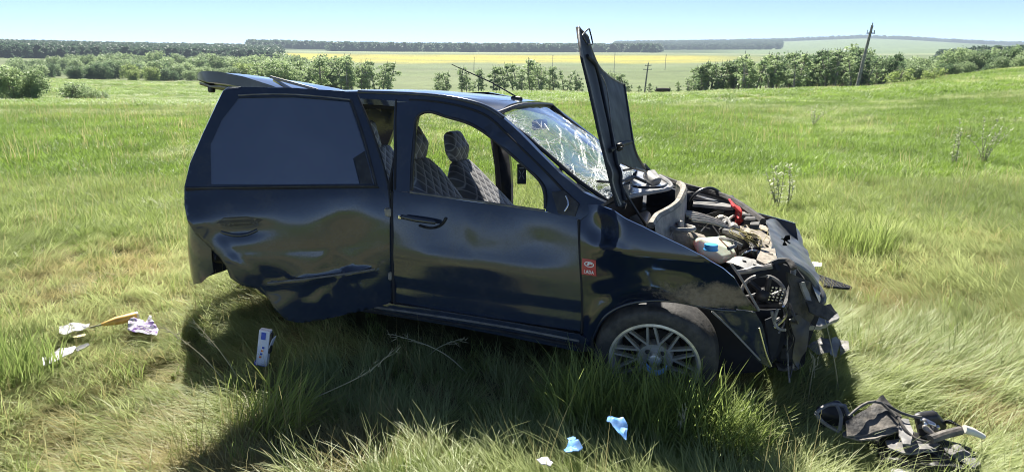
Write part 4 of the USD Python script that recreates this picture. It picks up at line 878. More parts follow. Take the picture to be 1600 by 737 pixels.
# battery at the far side
bx = at(1118, 322, .72)
bt = obj('battery', cbox(bx + [0, .02, -.06], (.22, .34, .24), .012), BLACK, car)
flat('battery_lid', [(1083, 308), (1148, 315), (1146, 324), (1083, 318)], bx + [0, 0, .07], Z3, GREY, t=.02, sp=.1, parent=bt)
obj('battery_clamp', tube([at(1082, 318, .74), at(1148, 327, .74)], .006, 6), STEEL, bt)
for k in range(5):
    a = at(1150 + k, 322 + 2 * k, .80); b = at(1153 + 2 * (k % 2), 352 - k, .70)
    obj('red_cable', tube(spl([at(1144, 314, .80), a, at(1158, 334, .78), b], 16), .007, 6), RED, car)
obj('red_terminal_cover', rough(hull([(at(1153, 331, .76), .018), (at(1155, 343, .74), .018), (at(1151, 347, .72), .014)]), .02, 20), RED, car)
obj('hose', tube(spl([at(1077, 328, .72), at(1080, 312, .80), at(1092, 299, .86), at(1108, 294, .88), at(1122, 299, .85), at(1125, 308, .78)], 30), .011, 7), BLACK, car)
obj('hose', tube(spl([at(1140, 312, .80), at(1155, 318, .79), at(1165, 335, .76), at(1172, 352, .72)], 20), .012, 7), BLACK, car)
# far inner wing and fender rail
obj('far_wing_rail', tube(spl([at(1030, 276, .90), at(1075, 292, .86), at(1125, 305, .83), at(1160, 322, .80), at(1192, 346, .76)], 30), .022, 6), DARK, car)
obj('far_wing_rail', tube(spl([at(1040, 288, .86), at(1085, 300, .83), at(1128, 312, .80), at(1168, 338, .76)], 30), .014, 6), STEEL, car)
for i, (u, v, w) in enumerate([(1065, 300, .04), (1078, 303, .03), (1172, 345, .035), (1180, 352, .03), (1166, 338, .03)]):
    q = at(u, v, .82); obj('bracket', rough(cbox(q, (w * 1.6, w * 2, w), .006), .012, 25), DARK, car)
obj('dry_grass', cat(*[tube(spl([at(1155 + rng.normal(0, 8), 362 + rng.normal(0, 6), .70), at(1172 + rng.normal(0, 9), 368 + rng.normal(0, 7), .73), at(1185 + rng.normal(0, 8), 378 + rng.normal(0, 9), .71)], 6), .002, 4) for _ in range(14)]), STRAW, car, kind='stuff')
# coolant tank
tcn = at(1112, 392, .66)
tk_ = obj('coolant_tank', hull([(at(1092, 380, .70), .03), (at(1132, 376, .66), .03), (at(1142, 398, .62), .03), (at(1124, 404, .62), .03), (at(1098, 392, .66), .03), (at(1112, 400, .52), .04), (at(1130, 398, .52), .04)]), TANK, car)
cc = at(1111, 386, .735); cm = trimesh.creation.cylinder(.034, .030, sections=28); cm.apply_translation(cc); 
cp_ = obj('tank_cap', cm, BLUECAP, tk_)
obj('cap_rim', tube([cc + [.034 * math.cos(a), .034 * math.sin(a), -.012] for a in np.linspace(0, 6.2832, 25)], .004, 6, caps=False), BLUECAP, tk_)
obj('tank_neck', tube([at(1138, 388, .70), at(1148, 384, .71), at(1150, 378, .73)], .012, 7), GREY, tk_)
# intake box, pipes, inner wing plate
obj('intake_box', hull([(at(1130, 366, .64), .04), (at(1158, 378, .64), .04), (at(1182, 398, .62), .04), (at(1160, 404, .56), .05), (at(1135, 380, .56), .05)]), BLACK, car)
obj('intake_pipe', tube(spl([at(1126, 362, .70), at(1146, 366, .71), at(1160, 374, .70), at(1164, 384, .66)], 16), .026, 8), DARK, car)
obj('intake_pipe', tube(spl([at(1125, 372, .70), at(1145, 377, .70), at(1160, 384, .68)], 12), .010, 6), GREY, car)
for k in range(4): obj('silver_pipe', tube(spl([at(1158 + 5 * k, 402 - 2 * k, .64), at(1166 + 4 * k, 394 - k, .68), at(1176 + 3 * k, 392, .68), at(1184, 398 + 3 * k, .64)], 10), .006, 6), SILVER, car)
flat('inner_wing_plate', [(1134, 408), (1150, 402), (1178, 403), (1196, 412), (1204, 420), (1198, 424), (1165, 420), (1150, 416)], (.4, -.5, .67), (-.25, -.35, 1), GREY, amp=.02, sp=.02, holes=[[(1160, 408), (1166, 408), (1167, 411), (1161, 411)], [(1176, 410), (1182, 411), (1183, 415), (1177, 414)]])
# slam panel and the torn bumper cover
flat('slam_panel', [(1152, 352), (1166, 348), (1190, 346), (1206, 362), (1212, 392), (1214, 408), (1196, 410), (1182, 405), (1190, 388), (1182, 372), (1166, 362)], (.42, 0, .70), (.1, 0, 1), BEIGE, amp=.02, sp=.025, holes=[[(1196, 378), (1202, 380), (1203, 385), (1197, 383)], [(1196, 360), (1201, 361), (1202, 364), (1197, 363)], [(1200, 396), (1208, 396), (1209, 400), (1201, 400)]])
flat('white_bracket', [(1182, 406), (1206, 408), (1212, 414), (1198, 420), (1184, 415)], (.45, 0, .725), (.2, -.3, 1), LIGHTGREY, amp=.01, sp=.02)
def cvx(q): return -.10 * (np.abs(q[:, 0]) / .7) ** 2 * 0 - .55 * np.clip(q[:, 1] - .02, 0, 1) ** 2 * 0
CN = (.62, 0, .78); CPT = np.array([.50, 0, .66])
flat('bumper_cover', [(1196, 343), (1212, 341), (1228, 346), (1243, 358), (1254, 375), (1263, 394), (1272, 412), (1280, 430), (1284, 452), (1283, 470), (1276, 468), (1266, 448), (1254, 432), (1240, 420), (1222, 412), (1210, 404), (1207, 380), (1203, 358)], CPT, CN, COVER, t=.006, sp=.02, amp=.012, fn2=lambda q: .03 * nz(q[:, 0], q[:, 1], 3, 4) - .25 * np.clip(np.abs(q[:, 1] - .0) - .12, 0, 1) ** 2, holes=[[(1221, 372), (1226, 371), (1229, 366), (1236, 366), (1237, 373), (1232, 374), (1237, 379), (1233, 381), (1228, 376), (1231, 384), (1223, 383), (1224, 376), (1219, 374)]], label='torn bumper cover with the emblem knocked out')
flat('grille_void', [(1212, 364), (1234, 364), (1236, 388), (1214, 388)], CPT - np.array([.04, 0, .04]), CN, LINER, t=.005, sp=.1)
bow = spl([at(1213, 408, .70), at(1228, 408, .68), at(1245, 416, .64), at(1262, 430, .58), at(1276, 450, .50), at(1284, 472, .44), at(1276, 476, .42), at(1270, 470, .43)], 40)
obj('bumper_bar', tube(bow, np.r_[np.linspace(.012, .024, 30), np.linspace(.024, .014, 10)], 8), COVER, car)
# dark cavity of the lost headlamp
flank('headlamp_cavity', [(1150, 424), (1185, 420), (1215, 410), (1245, 420), (1270, 455), (1282, 490), (1262, 540), (1240, 570), (1200, 575), (1190, 500)], LINER, off=-.30, t=.02, sp=.05)
for i, (a, b, c_) in enumerate([((1150, 426), (1178, 420), (1206, 416)), ((1206, 412), (1232, 408), (1240, 420)), ((1180, 428), (1200, 424), (1216, 418)), ((1238, 420), (1236, 450), (1225, 480)), ((1170, 484), (1205, 478), (1228, 480)), ((1228, 480), (1228, 510), (1222, 540))]):
    obj('crumpled_flange', rough(tube(spl([on(*a, -.12 - .015 * i), on(*b, -.12 - .01 * i), on(*c_, -.10)], 14), .012 + .004 * (i % 3), 6), .012, 18), [GREY, DARK, UNDER][i % 3], car)
fcn = on(1192, 462, -.20)
fan = obj('cooling_fan', tube([fcn + [.10 * math.cos(a), .02 * math.sin(a), .095 * math.sin(a)] for a in np.linspace(0, 6.2832, 33)], .009, 7, caps=False), GREY, car)
obj('fan_motor', hull([(fcn, .035), (fcn + [0, .05, 0], .03)]), BLACK, fan)
for a in np.linspace(0, 6.28, 7)[:-1]:
    obj('fan_blade', hull([(fcn + [.03 * math.cos(a), 0, .03 * math.sin(a)], .012), (fcn + [.085 * math.cos(a + .3), .01, .085 * math.sin(a + .3)], .014)], 8), BLACK, fan)
hc = on(1211, 459, -.17)
hm = []
for i in range(4):
    for j in range(5): hm.append(cbox(hc + [(i - 1.5) * .017 + .003 * j, 0, (j - 2) * .015], (.010, .008, .009), .002))
obj('honeycomb_reflector', cat(*hm), SILVER, car)
flat('torn_shroud', [(1150, 486), (1205, 482), (1232, 478), (1230, 500), (1222, 540), (1205, 572), (1190, 545), (1172, 512)], on(1200, 510, -.10), (.35, -.94, .1), UNDER, t=.01, sp=.025, amp=.05)
flat('torn_shroud', [(1232, 425), (1262, 440), (1276, 472), (1266, 520), (1245, 545), (1232, 500), (1238, 450)], on(1255, 480, -.10), (.75, -.65, .1), DARK, t=.01, sp=.025, amp=.04, seed=5)
flat('lamp_shell', [(1252, 442), (1258, 440), (1266, 458), (1269, 470), (1262, 468)], on(1260, 455, -.07), (.75, -.65, .2), GREY, t=.01, sp=.015, amp=.01)
flat('lower_lip', [(1254, 502), (1270, 488), (1292, 484), (1308, 488), (1312, 496), (1290, 505), (1264, 510)], (.72, -.5, .40), (.25, 0, 1), GREY, t=.02, sp=.02, amp=.02)
flat('lower_lip', [(1282, 478), (1296, 476), (1308, 489), (1284, 490)], (.75, -.45, .44), (.5, -.3, .8), BLACK, t=.01, sp=.02, amp=.02, seed=3)
flat('dust_undertray', [(1190, 560), (1240, 548), (1262, 530), (1258, 560), (1215, 580)], (.6, -.4, .20), Z3, DARK, t=.01, sp=.03, amp=.05)
flat('torn_flap', [(1236, 500), (1252, 492), (1268, 505), (1262, 548), (1250, 578), (1240, 560), (1246, 530)], on(1252, 530, -.02), (.6, -.75, .1), BLACK, t=.008, sp=.02, amp=.04, seed=15)
flat('torn_flap', [(1196, 500), (1212, 494), (1222, 512), (1216, 548), (1208, 566), (1202, 540)], on(1208, 530, -.02), (.3, -.95, .1), UNDER, t=.008, sp=.02, amp=.035, seed=16)
flat('torn_flap', [(1262, 470), (1284, 474), (1306, 490), (1296, 500), (1276, 492), (1268, 486)], on(1282, 486, -.04), (.5, -.7, .5), DARK, t=.008, sp=.02, amp=.03, seed=17)
for k in range(4):
    a = on(1206 + 9 * k, 486 - 4 * k, .0); obj('bent_bracket', tube(spl([a, a + rng.normal(0, .03, 3) + [.03, 0, -.05], a + rng.normal(0, .03, 3) + [.05, .02, -.11]], 8), .007, 5), [STEEL, GREY, SILVER, DARK][k], car)
obj('radiator', cbox((.42, 0, .44), (.05, 1.0, .30), .01), DARK, car)
obj('crossmember', cbox((.56, 0, .30), (.08, 1.10, .10), .015), DARK, car)
obj('gearbox', rough(hull([((.0, .2, .42), .16), ((.1, -.2, .42), .18), ((-.1, 0, .35), .14)]), .03, 8), DARK, car)
for i in range(5):
    a = on(1222 + 4 * i, 470 + 14 * i, -.06); obj('loose_wire', tube(spl([a, a + rng.normal(0, .04, 3) + [.02, 0, -.08], a + rng.normal(0, .05, 3) + [.02, 0, -.20]], 10), .004, 5), [GREY, BLACK, BEIGE][i % 3], car)

# ---- wheels
def road_wheel(c, camber, toe, full=True):
    Rw = rotm(toe, 0, 0) @ rotm(0, 0, camber)
    def put(m): m = m.copy(); m.vertices = np.asarray(m.vertices) @ Rw.T + c; return m
    w_, Rt, Rr = .10, .297, .205
    tyre = lathe([(Rr - .004, -.085), (Rr + .010, -.098), (.235, -.104), (.265, -.102), (.283, -.090), (.293, -.070), (.297, -.03), (.297, .03), (.293, .07), (.283, .09), (.265, .102), (.235, .104), (Rr, .09), (Rr - .01, 0), (Rr - .004, -.085)], 72)
    wh = obj('wheel', put(tyre), RUBBER, car)
    rim = lathe([(Rr + .012, -.092), (Rr + .014, -.100), (Rr + .004, -.104), (Rr - .006, -.096), (Rr - .012, -.07), (Rr - .03, -.02), (Rr - .03, .08), (Rr, .09)], 72)
    obj('rim', put(rim), ALLOY, wh)
    obj('brake_disc', put(lathe([(0, .0), (.13, .0), (.13, .02), (0, .02)], 40)), DARK, wh)
    obj('barrel', put(lathe([(.0, .05), (Rr - .032, .05)], 40)), LINER, wh)
    if not full: return
    for k in range(10):
        th = 2 * math.pi * k / 10 + .12
        for d in (-1, 1):
            a1, a2 = th - d * .10, th + d * .235
            p1, p2 = np.array([.070 * math.cos(a1), -.062, .070 * math.sin(a1)]), np.array([(Rr - .004) * math.cos(a2), -.090, (Rr - .004) * math.sin(a2)])
            t_ = (p2 - p1) / np.linalg.norm(p2 - p1); sd = np.cross(t_, [0, 1, 0]); sd /= np.linalg.norm(sd)
            V = []
            for p, wd in ((p1, .0070), (p2, .0060)):
                V += [p - sd * wd + [0, .022, 0], p - sd * wd * .8, p + sd * wd * .8, p + sd * wd + [0, .022, 0]]
            m = trimesh.Trimesh(np.array(V)).convex_hull
            obj('spoke', put(m), ALLOY, wh)
    obj('hub', put(lathe([(0, -.045), (.036, -.045), (.040, -.050), (.066, -.062), (.084, -.066), (.088, -.055), (.088, -.02), (.0, -.02)], 40)), ALLOY, wh)
    obj('hub_cap', put(lathe([(0, -.084), (.020, -.083), (.030, -.078), (.033, -.068), (.033, -.045), (0, -.045)], 32)), CHROME, wh)
    for k in range(4):
        a = 2 * math.pi * k / 4 + .79; q = np.array([.052 * math.cos(a), -.054, .052 * math.sin(a)])
        obj('wheel_bolt', put(hull([(q, .012), (q + [0, -.012, 0], .009)], 10)), BLACK, wh)
road_wheel(np.array([-.035, -.715, .262]), math.radians(13), math.radians(5))
road_wheel(np.array([-.02, .70, .24]), math.radians(-4), 0, False)
road_wheel(np.array([-2.47, .66, .27]), 0, 0, False)
obj('rear_axle', tube([(-2.45, -.62, .27), (-2.40, 0, .27), (-2.45, .62, .27)], .035, 8), DARK, car)
obj('front_arm', tube([(-.1, -.2, .25), (-.03, -.60, .22)], .03, 7), DARK, car)

# hanging tag in the driver's window
tgc = loc(815, 272, 1, .02); cvec = CARR @ tgc + CART
tagt = thing('air_freshener', 'black hanging air freshener card with pale pattern behind the passenger window', 'air freshener', cvec, -4)
obj('card', cbox((0, 0, 0), (.055, .004, .125), .002), BLACK, tagt)
mk = [cbox((0, -.003, .038), (.030, .002, .006), .0008)]
for sg in (-1, 1):
    for zc in (-.012, ):
        mk.append(cbox((sg * .010, -.003, .012), (.005, .002, .026), .0008, rotm(0, sg * .5, 0))); mk.append(cbox((sg * .010, -.003, -.018), (.005, .002, .030), .0008, rotm(0, -sg * .45, 0)))
obj('pattern', cat(*mk), LIGHTGREY, tagt, smooth=False)
obj('string', tube([(0, 0, .06), (0, 0, .16), (.0, .01, .24)], .002, 5), BLACK, tagt)

# ================================================================== poles, heap, weeds
WOOD = pm('weathered_wood', (.16, .14, .12), .85, col2=(.30, .28, .25), sc=6., bump=.3)
PORC = pm('insulator', (.45, .47, .48), .3)
def pole(label, base, top, r, rad_, arms, group=None):
    b = spot(base[0], r); Y = b[1]; t = wdepth(top[0], top[1], Y)
    p = thing('utility_pole', label, 'pole', b, 0, group); t = t - b; t0 = np.array([0, 0, -.6]) - t * .02
    obj('post', tube([t0, t * .5, t], [rad_ * 1.15, rad_, rad_ * .75], 10), WOOD, p)
    ax = np.array([1.0, .35, 0]); ax /= np.linalg.norm(ax); L = np.linalg.norm(t)
    for f, half in arms:
        c = t * f; obj('crossarm', cbox(c + [0, -.10, 0], (half * 2, .10, .11), .015, rotm(.3, 0, .0)), WOOD, p)
        for sgn in (-1, 1):
            q = c + ax * half * .88 * sgn + [0, -.10, .05]; obj('insulator', tube([q, q + [0, 0, .10], q + [0, 0, .22]], [.02, .05, .035], 8), PORC, p)
    q = t + [0, 0, -.02]; obj('insulator', tube([q, q + [0, 0, .12], q + [0, 0, .26]], [.03, .06, .04], 8), PORC, p)
    return p
pole('tall leaning wooden utility pole standing at the crest of the meadow on the right', (1343, 139), (1363, 40), 74, .14, [(.88, .46)])
pole('upright wooden utility pole in the hollow right of the raised bonnet', (1009, 147), (1013, 99), 150, .16, [(.93, .75), (.80, .95)])
for (u, v0, v1, r, lab) in [(863, 108, 86, 520, 'tiny far utility pole in the yellow field above the windscreen trees'), (960, 105, 83, 520, 'tiny far utility pole in the green field just right of the bonnet tip'), (1040, 104, 85, 560, 'tiny far utility pole in the green field left of the right tree belt'), (740, 106, 89, 540, 'tiny far utility pole in the yellow field above the car aerial')]:
    pole(lab, (u, v0), (u + 1, v1), r, .17, [(.93, .7)])
hb = spot(1038, 101); heap = thing('brush_heap', 'dark heap of old logs lying in the hollow beyond the bonnet', 'heap', hb)
LOG = pm('old_log', (.03, .026, .022), .9)
for i in range(9):
    a, o = rng.uniform(-.3, .3), rng.normal(0, .22, 2); zz = .15 + .11 * (i // 3)
    obj('log', tube([(-.95 * rng.uniform(.7, 1.05), o[1], zz + .6), (0, o[1] + .1 * a, zz + .63), (.95 * rng.uniform(.7, 1.05), o[1] + a * .3, zz + .6)], rng.uniform(.10, .16), 7), LOG, heap)
obj('earth_bank', rough(hull([((-.9, 0, .2), .3), ((.9, 0, .2), .3), ((0, .1, .45), .25)]), .1, 3), LOG, heap)

PALE = pm('dry_stalk', (.32, .29, .19), .8, col2=(.24, .24, .14), sc=30.)
FRESH = grass_mat('weed_leaf', [(0, (.36, .44, .10)), (.5, (.55, .58, .14)), (1, (.70, .70, .26))])
def gpx(u, v):
    z = 0.
    for _ in range(8): p = wpx(u, v, z); z = float(ground(p[0], p[1]))
    return p
def stalk(label, px, h0, h1, bow=0., heads=True, group=None):
    """one stalk: rooted at the first pixel, its tip over the last, rising from h0 to h1"""
    b = gpx(*px[0]); P = []
    for i, q in enumerate(px):
        t = i / (len(px) - 1)
        if i == 0: P.append(b - [0, 0, .03]); continue
        P.append(wpx(q[0], q[1], b[2] + h0 + (h1 - h0) * t ** .8))
    P = np.array(P) - b; sp_l = spl(P, 14) if len(P) > 2 else np.linspace(P[0], P[-1], 14)
    t = thing('grass_stalk', label, 'stalk', b, 0, group)
    obj('stem', tube(sp_l, np.linspace(.0035, .0016, 14), 5), PALE, t)
    if heads:
        hd = []
        for k in range(16):
            c = sp_l[int(9 + k * 5 / 16)] + rng.normal(0, .008, 3); d = (sp_l[-1] - sp_l[-3]); d /= np.linalg.norm(d); e = c + d * .03 + rng.normal(0, .014, 3)
            hd.append(tube([c, e], [.0022, .0008], 4))
        obj('seed_head', cat(*hd), PALE, t, smooth=False)
stalk('long pale dry stalk leaning in the shadow left of the bright leafy weed', [(362, 602), (320, 560), (258, 512)], .0, .30)
stalk('dry stalk leaning left above the bright leafy weed, upper of two', [(385, 605), (345, 550), (306, 505)], .0, .35)
stalk('long arching pale stalk crossing the shadow below the car sill', [(448, 634), (520, 608), (575, 580), (616, 546)], .02, .30)
stalk('pale stalk lying to the right under the car sill', [(742, 590), (700, 556), (612, 522)], .02, .22)
stalk('thin pale stalk crossing another under the car sill', [(655, 562), (690, 540), (726, 528)], .02, .20)
stalk('tall bright green stalk standing in front of the crushed bumper', [(1312, 612), (1300, 545), (1283, 474)], .0, .52, heads=False)
stalk('upright seeded stalk in the shadow right of the front wheel', [(1262, 626), (1268, 590), (1273, 560)], .0, .26)
stalk('pale stalk with seed head near the blue scraps', [(1060, 690), (1063, 668), (1068, 640)], .0, .2)
def weed(label, u, v0, v1, n, spread, seed):
    b = gpx(u, v0); Y = b[1]; H = float(wdepth(u, v1, Y)[2] - b[2]); r = np.random.default_rng(seed)
    t = thing('wormwood_plant', label, 'plant', b); st = []; lf = []
    for k in range(n):
        tip = np.array([r.normal(0, spread), r.normal(0, spread), H * r.uniform(.6, 1.02)]); m = tip * .5 * [.6, .6, 1] + r.normal(0, .02, 3)
        c = spl([(r.normal(0, .03), r.normal(0, .03), -.05), m, tip], 14); st.append(tube(c, np.linspace(.007, .002, 14), 5))
        for j in range(34):
            q = c[int(r.uniform(3, 13.9))]; d = r.normal(0, 1, 3) * [1, 1, .4] + [0, 0, .5]; d /= np.linalg.norm(d); L = r.uniform(.03, .08); w = np.cross(d, [0, 0, 1]); w /= np.linalg.norm(w) + 1e-9
            lf.append(np.array([q, q + d * L * .5 + w * .012, q + d * L, q + d * L * .5 - w * .012]))
    obj('stem', cat(*st), PALE, t, kind='stuff'); V = np.vstack(lf); b4 = 4 * np.arange(len(lf))[:, None]
    obj('leaves', (V, np.vstack([np.hstack([b4, b4 + 1, b4 + 2]), np.hstack([b4, b4 + 2, b4 + 3])])), LEAFP, t, smooth=False, kind='stuff')
LEAFP = grass_mat('wormwood_leaf', [(0, (.32, .36, .22)), (.5, (.44, .47, .31)), (1, (.55, .56, .40))])
weed('tall pale weed standing in the right meadow, left of two', 1490, 262, 186, 4, .12, 1)
weed('tall pale weed standing at the right edge of the meadow', 1538, 258, 180, 7, .22, 2)
weed('small pale weed in the meadow below the right tree belt', 1270, 200, 164, 5, .16, 3)
weed('thin pale stems rising behind the crushed front end', 1212, 332, 262, 4, .10, 4)
weed('thin forked pale stem behind the slam panel', 1232, 330, 240, 3, .12, 5)
lw = gpx(425, 668); t = thing('leafy_weed', 'bright yellow green feathery weed catching the sun at the shadow edge', 'plant', lw, 30)
obj('leaves', blades(260, .16, .34, .55, .7, .9, .006, 501, flow=0), FRESH, t, smooth=False, kind='stuff')
lw = gpx(20, 600); t = thing('grass_clump', 'fresh dark green grass clump at the left edge of the picture', 'grass clump', lw, 0)
obj('blades', blades(420, .22, .36, .18, .6, 0, .006, 502), GREEN, t, smooth=False, kind='stuff')
lw = gpx(1336, 395); t = thing('grass_clump', 'dark green taller grass clump right of the bumper', 'grass clump', lw, 0)
obj('blades', blades(520, .32, .40, .18, .6, 0, .008, 503), GREEN, t, smooth=False, kind='stuff')

# ================================================================== debris and litter
def wsheet(name, px, z, m, parent, amp=.015, t=.003, sp=.012, seed=0, tilt=(0, 0), o=np.zeros(3)):
    """a crumpled sheet lying on the grass, outlined as seen at height z; tilt = rise towards x and y"""
    P = np.array([wpx(*q, z)[:2] for q in px]); c = P.mean(0)
    def fn(a):
        d = a - c; h = z - .02 + d @ np.array(tilt) + amp * 2 * (fbm(np.c_[a * 14, 0 * a[:, 0]], 3, seed) - .5) + amp * np.abs(noise(np.c_[a * 30, 0 * a[:, 0]], seed + 7) - .5)
        return np.c_[a, h] - o
    return obj(name, sheet(P, fn, sp, t, (0, 0, -1)), m, parent, smooth=20)
PAPER = pm('white_film', (.48, .47, .50), .4, col2=(.26, .25, .28), sc=30., coat=.3)
PURPLE = pm('printed_film', (.50, .48, .56), .35, col2=(.16, .10, .26), sc=26., lo=.5, hi=.56, coat=.3)
YELLOW = pm('yellow_plastic', (.60, .36, .06), .4, col2=(.45, .25, .05), sc=20.)
CREAM = pm('cream_card', (.60, .52, .32), .6)
BLUE = pm('blue_film', (.12, .30, .66), .3, col2=(.26, .44, .74), sc=30., coat=.5)  # film scraps, and the sky reflection painted on the wheel hub
DBLUE = pm('blue_print', (.03, .08, .42), .4)
ORANGE = pm('orange_print', (.65, .16, .04), .5)
CARD = pm('white_card', (.66, .68, .74), .45, col2=(.52, .55, .66), sc=20.)
def ground_thing(name, label, cat_, u, v, z=.0):
    p = wpx(u, v, z); return thing(name, label, cat_, p), p
t, o = ground_thing('plastic_wrapper', 'grey white crumpled wrapper lying left of the yellow tube', 'litter', 116, 510, .10)
wsheet('film', [(92, 506), (108, 501), (128, 502), (140, 501), (138, 508), (120, 512), (104, 517), (92, 516)], .11, PAPER, t, .02, o=o, seed=1)
t, o = ground_thing('card_scrap', 'cream card scrap under the grey white wrapper', 'litter', 122, 517, .08)
wsheet('card', [(106, 519), (118, 515), (134, 516), (131, 520), (116, 522)], .09, CREAM, t, .006, o=o, seed=2)
a_, b_ = wpx(158, 507, .12), wpx(212, 494, .12); t = thing('yellow_tube', 'dented yellow tube lying in the grass beside the printed wrapper', 'tube', (a_ + b_) / 2); mid = (a_ + b_) / 2
obj('barrel', rough(tube([a_ - mid, (a_ * .6 + b_ * .4) - mid, b_ - mid], [.008, .024, .028], 14), .004, 20), YELLOW, t)
obj('end_cap', tube([b_ - mid, (b_ - mid) * 1.12], .029, 14), CREAM, t)
obj('straw', tube([a_ - mid, (a_ - mid) * 1.7], .005, 6), PALE, t)
t, o = ground_thing('printed_wrapper', 'white and purple crumpled wrapper at the right end of the yellow tube', 'litter', 224, 506, .1)
wsheet('film', [(200, 500), (212, 494), (226, 497), (236, 490), (238, 500), (248, 508), (244, 517), (224, 518), (206, 514), (198, 508)], .12, PURPLE, t, .03, o=o, seed=3)
t, o = ground_thing('plastic_wrapper', 'white crumpled wrapper nearest the left edge of the picture', 'litter', 92, 551, .1)
wsheet('film', [(64, 556), (78, 548), (98, 540), (112, 534), (118, 540), (106, 550), (94, 556), (80, 562), (66, 566)], .12, PAPER, t, .025, o=o, seed=4)
wsheet('dark_strip', [(112, 538), (136, 530), (140, 533), (120, 543)], .11, BLACK, t, .004, o=o, seed=5)
# carton
cb = wpx(412, 570, .06); t = thing('carton', 'open white and blue printed carton standing in the shadow under the rear door', 'carton', cb, -10)
Rc = rotm(.15, .18, 0)
obj('box', cbox((0.012, 0, .105), (.058, .036, .20), .002, Rc), CARD, t)
obj('blue_band', cbox((-.012, -.0015, .014), (.064, .038, .022), .002, Rc), DBLUE, t)
obj('blue_panel', cbox((.026, -.020, .175), (.024, .002, .040), .0005, Rc), DBLUE, t)
for k in range(4): obj('printed_mark', cbox((-.004 + .0075 * k, -.0205, .055 + .018 * k), (.012, .002, .010), .0005, Rc), [ORANGE, DBLUE][k % 2], t)
obj('flap', cbox((.062, .0, .135), (.003, .036, .075), .0005, rotm(0, .5, .2)), CARD, t)
obj('inside', cbox((.045, .004, .13), (.022, .030, .11), .001, Rc), BLACK, t)
t, o = ground_thing('blue_scrap', 'larger curled piece of light blue film in the shadow below the front wheel', 'litter', 963, 657, .12)
wsheet('film', [(950, 646), (958, 643), (970, 652), (981, 660), (979, 672), (966, 668), (955, 660), (948, 655)], .19, BLUE, t, .035, o=o, seed=6, tilt=(-.1, .25))
t, o = ground_thing('blue_scrap', 'small folded piece of light blue film at the lower shadow edge', 'litter', 895, 687, .1)
wsheet('film', [(881, 692), (889, 680), (898, 677), (902, 684), (911, 691), (900, 694), (885, 697)], .15, BLUE, t, .03, o=o, seed=7, tilt=(0, .3))
wsheet('film', [(886, 677), (896, 674), (900, 678), (890, 681)], .15, BLUE, t, .006, o=o, seed=8)
t, o = ground_thing('white_scrap', 'crumpled white scrap half buried in the grass left of the small blue piece', 'litter', 851, 712, .1)
wsheet('film', [(838, 712), (846, 705), (856, 706), (864, 714), (860, 720), (846, 718)], .13, PAPER, t, .02, o=o, seed=9)
# pieces right of the bumper
t, o = ground_thing('grille_piece', 'broken black grille piece lying in the grass right of the bumper', 'car part', 1305, 441, .1)
for k in range(7):
    a, b = wpx(1278 + 7 * k, 431 + 2.6 * k, .13), wpx(1290 + 6.4 * k, 446 + .9 * k, .12); obj('slat', tube([a - o, b - o], .009, 6), BLACK, t)
for a, b in (((1278, 430), (1330, 449)), ((1286, 447), (1330, 451))): obj('rail', tube([wpx(*a, .13) - o, wpx(*b, .13) - o], .010, 6), BLACK, t)
t, o = ground_thing('bumper_shard', 'grey bumper shards lying in front of the crushed corner', 'car part', 1296, 537, .1)
for k, q in enumerate([[(1262, 534), (1282, 528), (1300, 531), (1298, 541), (1278, 543)], [(1296, 530), (1306, 528), (1314, 531), (1308, 545), (1298, 543)], [(1312, 530), (1326, 532), (1328, 540), (1314, 544)]]): wsheet('shard', q, .12, [GREY, LIGHTGREY, GREY][k], t, .012, o=o, seed=20 + k, tilt=(.1, .3))
t, o = ground_thing('white_shard', 'small white shard lying at the tip of the torn bumper cover', 'car part', 1275, 410, .1)
wsheet('shard', [(1264, 408), (1272, 405), (1285, 407), (1284, 412), (1270, 413)], .13, WHITE, t, .006, o=o, seed=25)
# torn headlamp carrier
o = wpx(1400, 690, .0); t = thing('torn_carrier', 'torn off dusty lamp carrier lying in the grass at lower right', 'car part', o)
def W(u, v, z): return wpx(u, v, z) - o
DUSTY = pm('dusty_plastic', (.035, .034, .033), .65, col2=(.17, .15, .125), sc=9., lo=.42, hi=.68, bump=.4)
wsheet('plate', [(1322, 650), (1350, 640), (1378, 629), (1396, 638), (1410, 646), (1404, 654), (1376, 657), (1340, 662), (1326, 662)], .22, DUSTY, t, .012, .006, o=o, seed=30, tilt=(0, .5))
wsheet('plate', [(1316, 664), (1350, 657), (1404, 652), (1412, 664), (1398, 674), (1372, 680), (1346, 684), (1318, 674)], .17, DUSTY, t, .010, .006, o=o, seed=31, tilt=(.05, -.2))
wsheet('plate', [(1404, 650), (1420, 652), (1428, 668), (1424, 684), (1412, 682), (1406, 670)], .20, GREY, t, .012, .006, o=o, seed=32, tilt=(0, .2))
wsheet('plate', [(1384, 684), (1420, 676), (1450, 682), (1470, 686), (1460, 698), (1420, 700), (1390, 694)], .15, GREY, t, .012, .006, o=o, seed=33)
wsheet('base', [(1372, 688), (1420, 694), (1480, 696), (1530, 712), (1535, 720), (1500, 724), (1430, 718), (1376, 708)], .12, BLACK, t, .015, .03, o=o, seed=34)
wsheet('wing', [(1474, 692), (1496, 688), (1514, 698), (1534, 714), (1524, 722), (1504, 712), (1482, 700)], .13, GREY, t, .012, .006, o=o, seed=35)
obj('box', rough(hull([(W(1284, 642, .17), .02), (W(1308, 632, .19), .02), (W(1312, 656, .12), .02), (W(1288, 660, .10), .02), (W(1330, 655, .14), .02)]), .012, 12), BLACK, t)
for P in ([(1275, 645, .20), (1300, 631, .22), (1322, 634, .22)], [(1275, 645, .20), (1290, 662, .14), (1312, 674, .12)], [(1308, 634, .22), (1314, 650, .20), (1312, 672, .15)], [(1320, 634, .22), (1326, 648, .21)]): obj('box_edge', tube(spl([W(*q) for q in P], 10), .008, 6), GREY, t)
